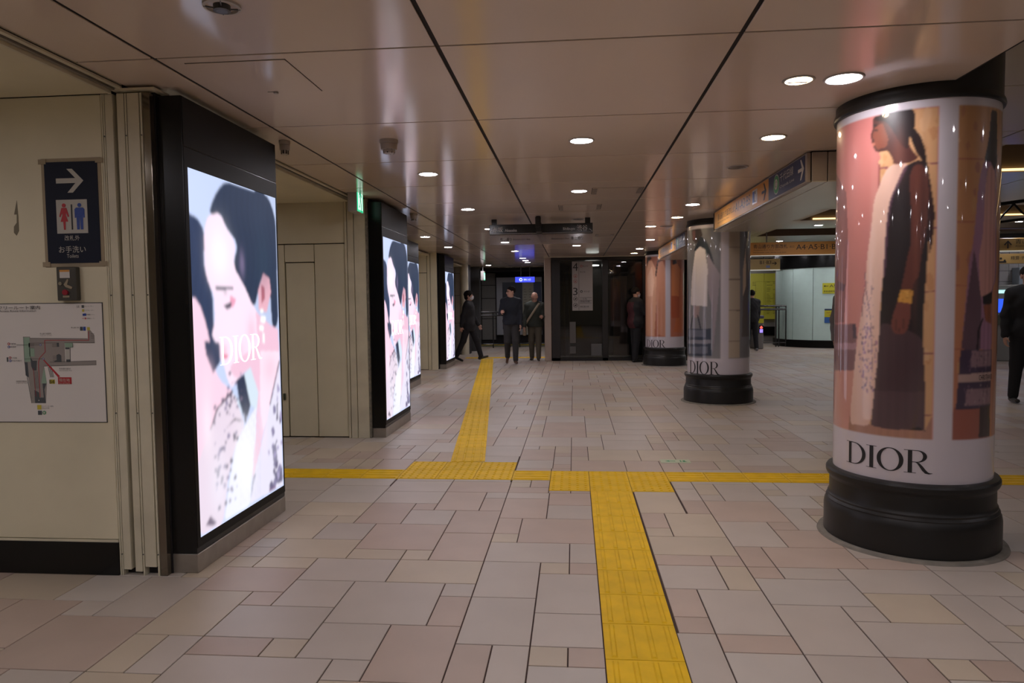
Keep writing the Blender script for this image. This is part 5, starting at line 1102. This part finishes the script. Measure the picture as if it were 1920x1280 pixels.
SKIN = mat('skin', (.52, .30, .22), .5, noise=.05, nscale=20); HAIR = mat('dark_hair', (.010, .008, .007), .8, spec=.2)
class Fig:
    def __init__(s, name, loc, heading, height, label, parts):
        s.root = empty('person', loc, label, 'person'); s.root.rotation_euler.z = heading; s.k = height/1.72
        LOC[s.root.name] = Vector((0, 0, 0))   # children are built in local coordinates
    def mesh(s, name, VF, mats, mi=None, label=None):
        V, F_ = VF; me = bpy.data.meshes.new(name); me.from_pydata((V*s.k).tolist(), [], [tuple(int(i) for i in f) for f in F_])
        for m in (mats if isinstance(mats, list) else [mats]): me.materials.append(m)
        if mi is not None: me.polygons.foreach_set('material_index', mi)
        me.polygons.foreach_set('use_smooth', [True]*len(me.polygons)); o = bpy.data.objects.new(name, me); COL.objects.link(o); o.parent = s.root
        return tag(o, label)
def yawm(v, a): c, s_ = math.cos(a), math.sin(a); return np.array([v[0]*c-v[1]*s_, v[0]*s_+v[1]*c, v[2]])
def person(label, x, y, heading, height, legs, arms, jacket, trousers, shoes, hair='short', head=(0, 0), lean=0, res=.013, jl=.80, coat=.0, bulk=1.0, mask=False, glasses=False, extra=None, skin=SKIN, collar=None, vest=None):
    """local frame: faces +y, x to the person's right; legs/arms = (left, right); leg = (thigh, knee), arm = (swing, spread, elbow)"""
    f = Fig(label, (x, y, 0), heading, height, label, None)
    hipz = .90; J = {}
    for sd, (th, kn), sx in (('l', legs[0], -1), ('r', legs[1], 1)):
        th, kn = math.radians(th), math.radians(kn); h = v3(.085*sx, 0, 0); k = h+.43*v3(.01*sx, math.sin(th), -math.cos(th)); a = k+.41*v3(0, math.sin(th-kn), -math.cos(th-kn))
        J['hip'+sd], J['knee'+sd], J['ank'+sd] = h, k, a; pit = (th-kn)*.8 if th-kn < -.25 else (.25 if th > .35 else 0); d = v3(.12*sx, math.cos(pit), math.sin(pit)); d /= np.linalg.norm(d)
        J['heel'+sd], J['toe'+sd] = a+v3(0, 0, -.055)-d*.035, a+v3(0, 0, -.055)+d*.165
    low = min(min(J['heel'+s][2], J['toe'+s][2]) for s in 'lr')-.028; 
    for q in J: J[q] = J[q]-v3(0, 0, low)
    hz = -low; ln = math.radians(lean); up = v3(0, math.sin(ln), math.cos(ln)); pel = v3(0, 0, hz); che = pel+up*.36; nk = pel+up*.545; 
    for sd, (sw, sp, eb), sx in (('l', arms[0], -1), ('r', arms[1], 1)):
        sw, sp, eb = [math.radians(q) for q in (sw, sp, eb)]; sh = pel+up*.458+v3(.168*sx, 0, 0)*bulk**.5; d = v3(math.sin(sp)*sx, math.sin(sw)*math.cos(sp), -math.cos(sw)*math.cos(sp)); e = sh+.285*d
        d2 = v3(math.sin(sp)*sx*.3-.12*sx*(eb > .8), math.sin(sw+eb), -math.cos(sw+eb)); d2 /= np.linalg.norm(d2); w = e+.25*d2; J['sh'+sd], J['el'+sd], J['wr'+sd], J['hd'+sd] = sh, e, w, d2
    hy, hp = math.radians(head[0]), math.radians(head[1]); hc = nk+v3(0, .015+.05*math.sin(-hp)*1.0, .125-.02*abs(math.sin(hp)))
    def torso(P, e=0, b=1.0):
        d = el(P, pel+v3(0, 0, .02), (.155*b+e, .115*b+e, .13+e)); d = su(d, rc(P, pel+up*.06, che-up*.05, .115*b+e, .125*b+e, (1.18, .92, 1)), .05); d = su(d, el(P, che, (.165*b+e, .118*b+e, .17+e)), .06)
        for sd in 'lr': d = su(d, rc(P, nk-up*.045, J['sh'+sd], .046+e, .052+e), .06)
        return d
    def arm(P, sd, e=0, cut=1.0):
        d = rc(P, J['sh'+sd], J['el'+sd], .049+e, .040+e); return su(d, rc(P, J['el'+sd], J['el'+sd]+(J['wr'+sd]-J['el'+sd])*cut, .040+e, .028+e), .02)
    def leg(P, sd, e=0): return su(rc(P, J['hip'+sd], J['knee'+sd], .082+e, .055+e), rc(P, J['knee'+sd], J['ank'+sd], .054+e, .038+e), .03)
    allp = np.array([J[q] for q in J if q[:2] != 'hd']+[nk, pel]); lo, hi = allp.min(0)-.2, allp.max(0)+.16
    def body(P):
        d = torso(P)
        for sd in 'lr': d = su(su(d, arm(P, sd), .03), leg(P, sd), .04); d = su(d, rc(P, J['heel'+sd], J['toe'+sd], .030, .022), .02)
        return su(d, rc(P, nk-up*.06, hc-v3(0, 0, .04), .058, .055), .03)
    V1, F1 = nets(body, (lo[0], lo[1], -.02), (hi[0], hi[1], nk[2]+.06), res*1.25)
    # head with face, turned and tilted
    c, s_ = math.cos(hy), math.sin(hy); cp, sp_ = math.cos(hp), math.sin(hp); R = np.array([[c, -s_, 0], [s_, c, 0], [0, 0, 1]])@np.array([[1, 0, 0], [0, cp, sp_], [0, -sp_, cp]])
    def hl(P): return (P-hc)@R
    def headf(P):
        q = hl(P); d = el(q, (0, -.012, .035), (.076, .094, .088)); d = su(d, el(q, (0, .030, -.040), (.056, .062, .070)), .035); d = su(d, el(q, (0, .060, -.088), (.026, .026, .020)), .02)
        d = su(d, rc(q, (0, .088, .022), (0, .108, -.018), .009, .014), .012); d = su(d, rc(q, (-.018, .090, -.052), (.018, .090, -.052), .008, .008), .008)
        for sx in (-1, 1):
            d = su(d, el(q, (.078*sx, -.004, -.002), (.010, .022, .032)), .008); d = -su(-d, el(q, (.032*sx, .098, .014), (.020, .014, .011)), .01); d = su(d, el(q, (.034*sx, .068, -.022), (.022, .022, .02)), .02)
        return su(d, rc(P, nk-up*.03, hc-v3(0, 0, .03), .054, .052), .03)
    V2, F2 = nets(headf, hc-.15, hc+.16, .0075)
    Vs, Fs = [V1, V2], [F1, F2+len(V1)]; n = len(V1)+len(V2)
    for sd, sx in (('l', -1), ('r', 1)):     # hands with five separate fingers
        w = J['wr'+sd]; d = J['hd'+sd]; side = v3(-sx, 0, 0) if abs(d[0]) < .8 else v3(0, 1, 0); palm_n = side-d*(side@d); palm_n /= np.linalg.norm(palm_n); ax = np.cross(d, palm_n); ax = ax if ax[1] > 0 else -ax
        fist = 1.0 if legs is None else (1.15 if arms[0 if sd == 'l' else 1][2] > 60 else .45)
        def hand(P, w=w, d=d, n_=palm_n, ax=ax, fist=fist):
            o = rc(P, w-d*.02, w+d*.02, .026, .026); 
            for k in range(4):
                b = w+d*.025+ax*(.014-.012*k)*.6; e = w+d*(.082-.003*k)+ax*(.027-.018*k); o = su(o, rc(P, b, e, .014, .0105), .012)
                L = (.040, .045, .042, .033)[k]; a1 = fist*.7; d1 = d*math.cos(a1)+n_*math.sin(a1); m_ = e+d1*L; a2 = fist*1.9; d2 = d*math.cos(a2)+n_*math.sin(a2); o = np.minimum(o, rc(P, e, m_, .0092, .0082)); o = np.minimum(o, rc(P, m_, m_+d2*L*.75, .0082, .007))
            tb = w+d*.03+ax*.022; t1 = tb+(d*.6+ax*.75+n_*.25)*.04; o = su(o, rc(P, tb, t1, .013, .010), .01); return np.minimum(o, rc(P, t1, t1+(d*.85+n_*.5)*.03, .0095, .008))
        Vh, Fh = nets(hand, w-.14, w+.16, .0062); Vs.append(Vh); Fs.append(Fh+n); n += len(Vh)
    f.mesh('body', (np.concatenate(Vs), np.concatenate(Fs)), skin)
    # eyes, brows and mouth
    def feat(lst, name, m):
        V = []; F_ = []
        for c_, r in lst:
            bm = bmesh.new(); bmesh.ops.create_icosphere(bm, subdivisions=2, radius=1); b0 = len(V); bm.verts.index_update()
            for v in bm.verts: V.append(hc+R@(np.array(c_)+np.array(v.co)*np.array(r)))
            F_ += [[b0+v.index for v in fc.verts] for fc in bm.faces]; bm.free()
        f.mesh(name, (np.array(V), F_), m)
    feat([((-.032, .083, .014), (.013, .008, .006)), ((.032, .083, .014), (.013, .008, .006))], 'eyes', mat('eye_dark', (.03, .02, .02), .2))
    if not mask: feat([((0, .098, -.052), (.020, .006, .004))], 'mouth', mat('lips', (.22, .08, .07), .5))
    if hair != 'bald': feat([((-.032, .090, .032), (.017, .006, .004)), ((.032, .090, .032), (.017, .006, .004))], 'eyebrows', HAIR)
    def hairf(P):
        q = hl(P)
        if hair == 'shaggy':
            d = el(q, (0, -.020, .045), (.094, .112, .096)); d = su(d, el(q, (0, -.055, -.03), (.078, .062, .07)), .03)
            d = d+.006*np.sin(q[:, 0]*90)*np.sin(q[:, 1]*80+q[:, 2]*60); front = np.maximum(.055-q[:, 1]*0, 0)*0
            cutp = (q[:, 1]-.050)+np.clip((.045-q[:, 2]), -.03, .03)*1.2; return np.maximum(d, np.minimum(cutp, .03-q[:, 2]+(q[:, 1]-.07)*2))
        d = el(q, (0, -.018, .044), (.085, .101, .092)); return np.maximum(d, np.minimum(q[:, 1]-.022-(q[:, 2]-.02)*.75, .075-q[:, 2]+(q[:, 1]-.09)*.8))
    if hair != 'bald': f.mesh('hair', nets(hairf, hc-.16, hc+.18, .008), HAIR)
    else:
        f.mesh('hair', nets(lambda P: np.maximum(np.maximum(el(hl(P), (0, -.02, .025), (.081, .096, .085)), hl(P)[:, 1]-.0), hl(P)[:, 2]-.02), hc-.16, hc+.18, .008), mat('grey_hair', (.10, .09, .08), .6), label='thin grey fringe of hair')
    # clothing
    def trou(P):
        d = el(P, pel+v3(0, 0, .0), (.168, .125, .13))
        for sd in 'lr': d = su(d, leg(P, sd, .020), .03)
        return np.maximum(np.maximum(d, P[:, 2]-pel[2]-.10), .02-P[:, 2]+np.minimum(J['ankl'][2], J['ankr'][2])*0+.02)
    f.mesh('trousers', nets(trou, (lo[0], lo[1], 0), (hi[0], hi[1], pel[2]+.14), res), trousers)
    for sd in 'lr':
        a, b = J['heel'+sd], J['toe'+sd]
        def sh(P): return np.maximum(su(rc(P, a+v3(0, 0, .008), b, .036, .027, (1.05, 1, 1)), rc(P, a+v3(0, 0, .01), J['ank'+sd], .036, .042), .02), -(P[:, 2]-min(a[2], b[2])+.030))
        q = np.array([a, b, J['ank'+sd]]); f.mesh('shoe', nets(sh, q.min(0)-.06, q.max(0)+.06, .009), shoes)
    hem = pel[2]-(.90-jl)*.0+jl-.90
    def jak(P):
        d = torso(P, .028, bulk); d = su(d, el(P, pel+v3(0, 0, -.02), (.175*bulk, .135*bulk, .2+coat)), .05)
        if coat: d = su(d, rc(P, pel, pel-v3(0, 0, coat), .15, .16, (1.15, .9, 1)), .05)
        for sd in 'lr': d = su(d, arm(P, sd, .019, .97), .025)
        d = d+.004*np.sin(P[:, 2]*42+P[:, 0]*25)*np.sin(P[:, 0]*30+P[:, 1]*20); d = np.maximum(d, np.where(np.abs(P[:, 0]) < .22, hem-P[:, 2], -1) if True else d)
        return np.maximum(d, -(np.linalg.norm((P-nk-v3(0, .02, .03))/v3(.062, .062, .07), axis=-1)-1)*.05)
    VJ, FJ = nets(jak, (lo[0], lo[1], min(hem-.05, J['wrl'][2]-.05, J['wrr'][2]-.05)), (hi[0], hi[1], nk[2]+.05), res)
    if vest:
        cz = VJ[FJ].mean(1); ins = (np.abs(cz[:, 0]) < .15) & (cz[:, 2] < che[2]+.10); f.mesh('jacket', (VJ, FJ), [jacket, vest], ins.astype(int))
    else: f.mesh('jacket', (VJ, FJ), jacket)
    if collar: f.mesh('shirt', nets(lambda P: np.maximum(np.maximum(torso(P, .031, bulk), np.abs(P[:, 0])-.045+(nk[2]-P[:, 2])*.22), che[2]-.02-P[:, 2]), (-.1, lo[1], che[2]-.05), (.1, hi[1], nk[2]+.02), .009), collar)
    if mask: f.mesh('face_mask', nets(lambda P: np.maximum(np.maximum(np.minimum(el(hl(P), (0, .045, -.045), (.060, .072, .060)), rc(hl(P), (0, .10, -.01), (0, .10, -.05), .022, .02)), .035-hl(P)[:, 1]), hl(P)[:, 2]-.004), hc-.15, hc+.15, .0075), mat('mask_white', (.62, .62, .66), .7))
    if glasses:
        V = MB()
        for sx in (-1, 1):
            pts = [hc+R@v3(.034*sx+.024*math.cos(a), .100, .012+.016*math.sin(a)) for a in np.linspace(0, 6.2832, 13)]; V.path(pts, .0022, 5); V.tube(hc+R@v3(.058*sx, .098, .014), hc+R@v3(.080*sx, .0, .012), .002, 5)
        V.tube(hc+R@v3(-.010, .103, .014), hc+R@v3(.010, .103, .014), .002, 5); f.mesh('glasses', (np.array([tuple(p) for p in V.v]), V.f), BLACK)
    f.J = J; f.pel = pel; f.nk = nk; f.che = che; f.hc = hc; f.R = R
    if extra: extra(f)
    return f
CB = mat('cloth_black', (.010, .010, .012), .8); CN = mat('cloth_blue_black', (.007, .010, .018), .8); CG = mat('cloth_charcoal', (.028, .027, .028), .85); CK = mat('cloth_khaki', (.085, .072, .05), .85)
CGR = mat('cloth_dark_green', (.028, .034, .026), .8); SHB = mat('shoe_black', (.012, .012, .012), .3); SHBR = mat('shoe_brown', (.10, .05, .03), .4); CRED = mat('cloth_dark_red', (.055, .008, .012), .7)
person('man in black coat and white mask striding right, beside the farthest display', -2.50, 16.55, -math.pi/2-.12, 1.68, ((22, 6), (-16, 10)), ((14, 4, 16), (-18, 6, 10)), CB, CB, SHB, hair='shaggy', mask=True, jl=.72, coat=.12, res=.014)
person('man in black jacket and brown shoes walking, head turned aside, glasses', -1.42, 15.85, math.pi+.10, 1.75, ((8, 4), (2, 34)), ((6, 6, 12), (24, 12, 72)), CN, CG, SHBR, head=(-62, 4), glasses=True, jl=.84, res=.013)
def bag(f):
    s = MB(); a = f.nk+v3(-.12, .05, -.03); pts = []
    for k in range(13):
        t = k/12; p = a*(1-t)+(f.pel+v3(.235, .06, -.02))*t; p = p+v3(0, .10*math.sin(t*math.pi)+.03, 0); pts.append(p)
    for p, q in zip(pts[:-1], pts[1:]): 
        s.add([p+v3(-.022, 0, -.012), p+v3(.022, 0, .012), q+v3(.022, 0, .012), q+v3(-.022, 0, -.012), p+v3(-.022, .006, -.012), p+v3(.022, .006, .012), q+v3(.022, .006, .012), q+v3(-.022, .006, -.012)], [(0, 1, 2, 3), (4, 7, 6, 5), (0, 3, 7, 4), (1, 5, 6, 2)])
    f.mesh('bag_strap', (np.array([tuple(p) for p in s.v]), s.f), mat('bag_cream', (.30, .25, .18), .8))
    f.mesh('shoulder_bag', nets(lambda P: np.linalg.norm(np.maximum(np.abs(P-f.pel-v3(.255, .03, -.15))-v3(.02, .09, .12), 0), axis=-1)-.022, f.pel+v3(.15, -.15, -.33), f.pel+v3(.36, .2, .05), .012), mat('bag_cream', (.30, .25, .18), .8))
person('bald older man in dark jacket with a cream shoulder bag, looking down', -.93, 16.75, math.pi, 1.66, ((12, 8), (-4, 10)), ((8, 8, 84), (4, 12, 14)), CGR, CK, mat('shoe_grey', (.06, .05, .045), .5), hair='bald', head=(8, 36), lean=9, glasses=True, jl=.82, bulk=1.14, res=.014, extra=bag)
def phone(f):
    w = f.J['wrr']+f.J['hdr']*.09; s = MB(); s.bbox(w[0]-.04, w[0]+.03, w[1]-.01, w[1]+.01, w[2]-.02, w[2]+.12, .003); f.mesh('phone', (np.array(s.v), s.f), mat('phone_glass', (.1, .1, .12), .2, emit=(.5, .5, .6), es=.3))
person('person in dark red and black jacket facing the elevator, beside the farthest column', 1.40, 16.15, -1.15, 1.70, ((2, 2), (-3, 3)), ((24, 6, 72), (26, 6, 74)), CB, CB, SHB, mask=True, jl=.76, bulk=1.25, vest=CRED, head=(0, 8), res=.014, extra=phone)
person('uniformed attendant in black suit at the right edge, partly cut off', 5.77, 9.5, math.pi-.12, 1.76, ((3, 2), (-4, 6)), ((2, 7, 6), (-2, 12, 10)), CB, CB, SHB, collar=mat('shirt_white', (.45, .45, .47), .7), jl=.80, res=.012, bulk=1.06)
person('dark figure facing away at the ticket gate, half hidden by the middle column', 4.83, 19.6, .1, 1.66, ((4, 3), (-6, 8)), ((8, 6, 20), (4, 6, 18)), CB, CB, mat('shoe_white_sole', (.2, .2, .2), .5), jl=.80, res=.016)
person('person hidden behind the nearest column, only a hand and grey sleeve showing', 3.62, 9.5, math.pi, 1.70, ((4, 3), (-4, 6)), ((4, 4, 12), (-2, 11, 16)), mat('cloth_grey', (.16, .145, .145), .8), CB, SHB, jl=.80, res=.016)
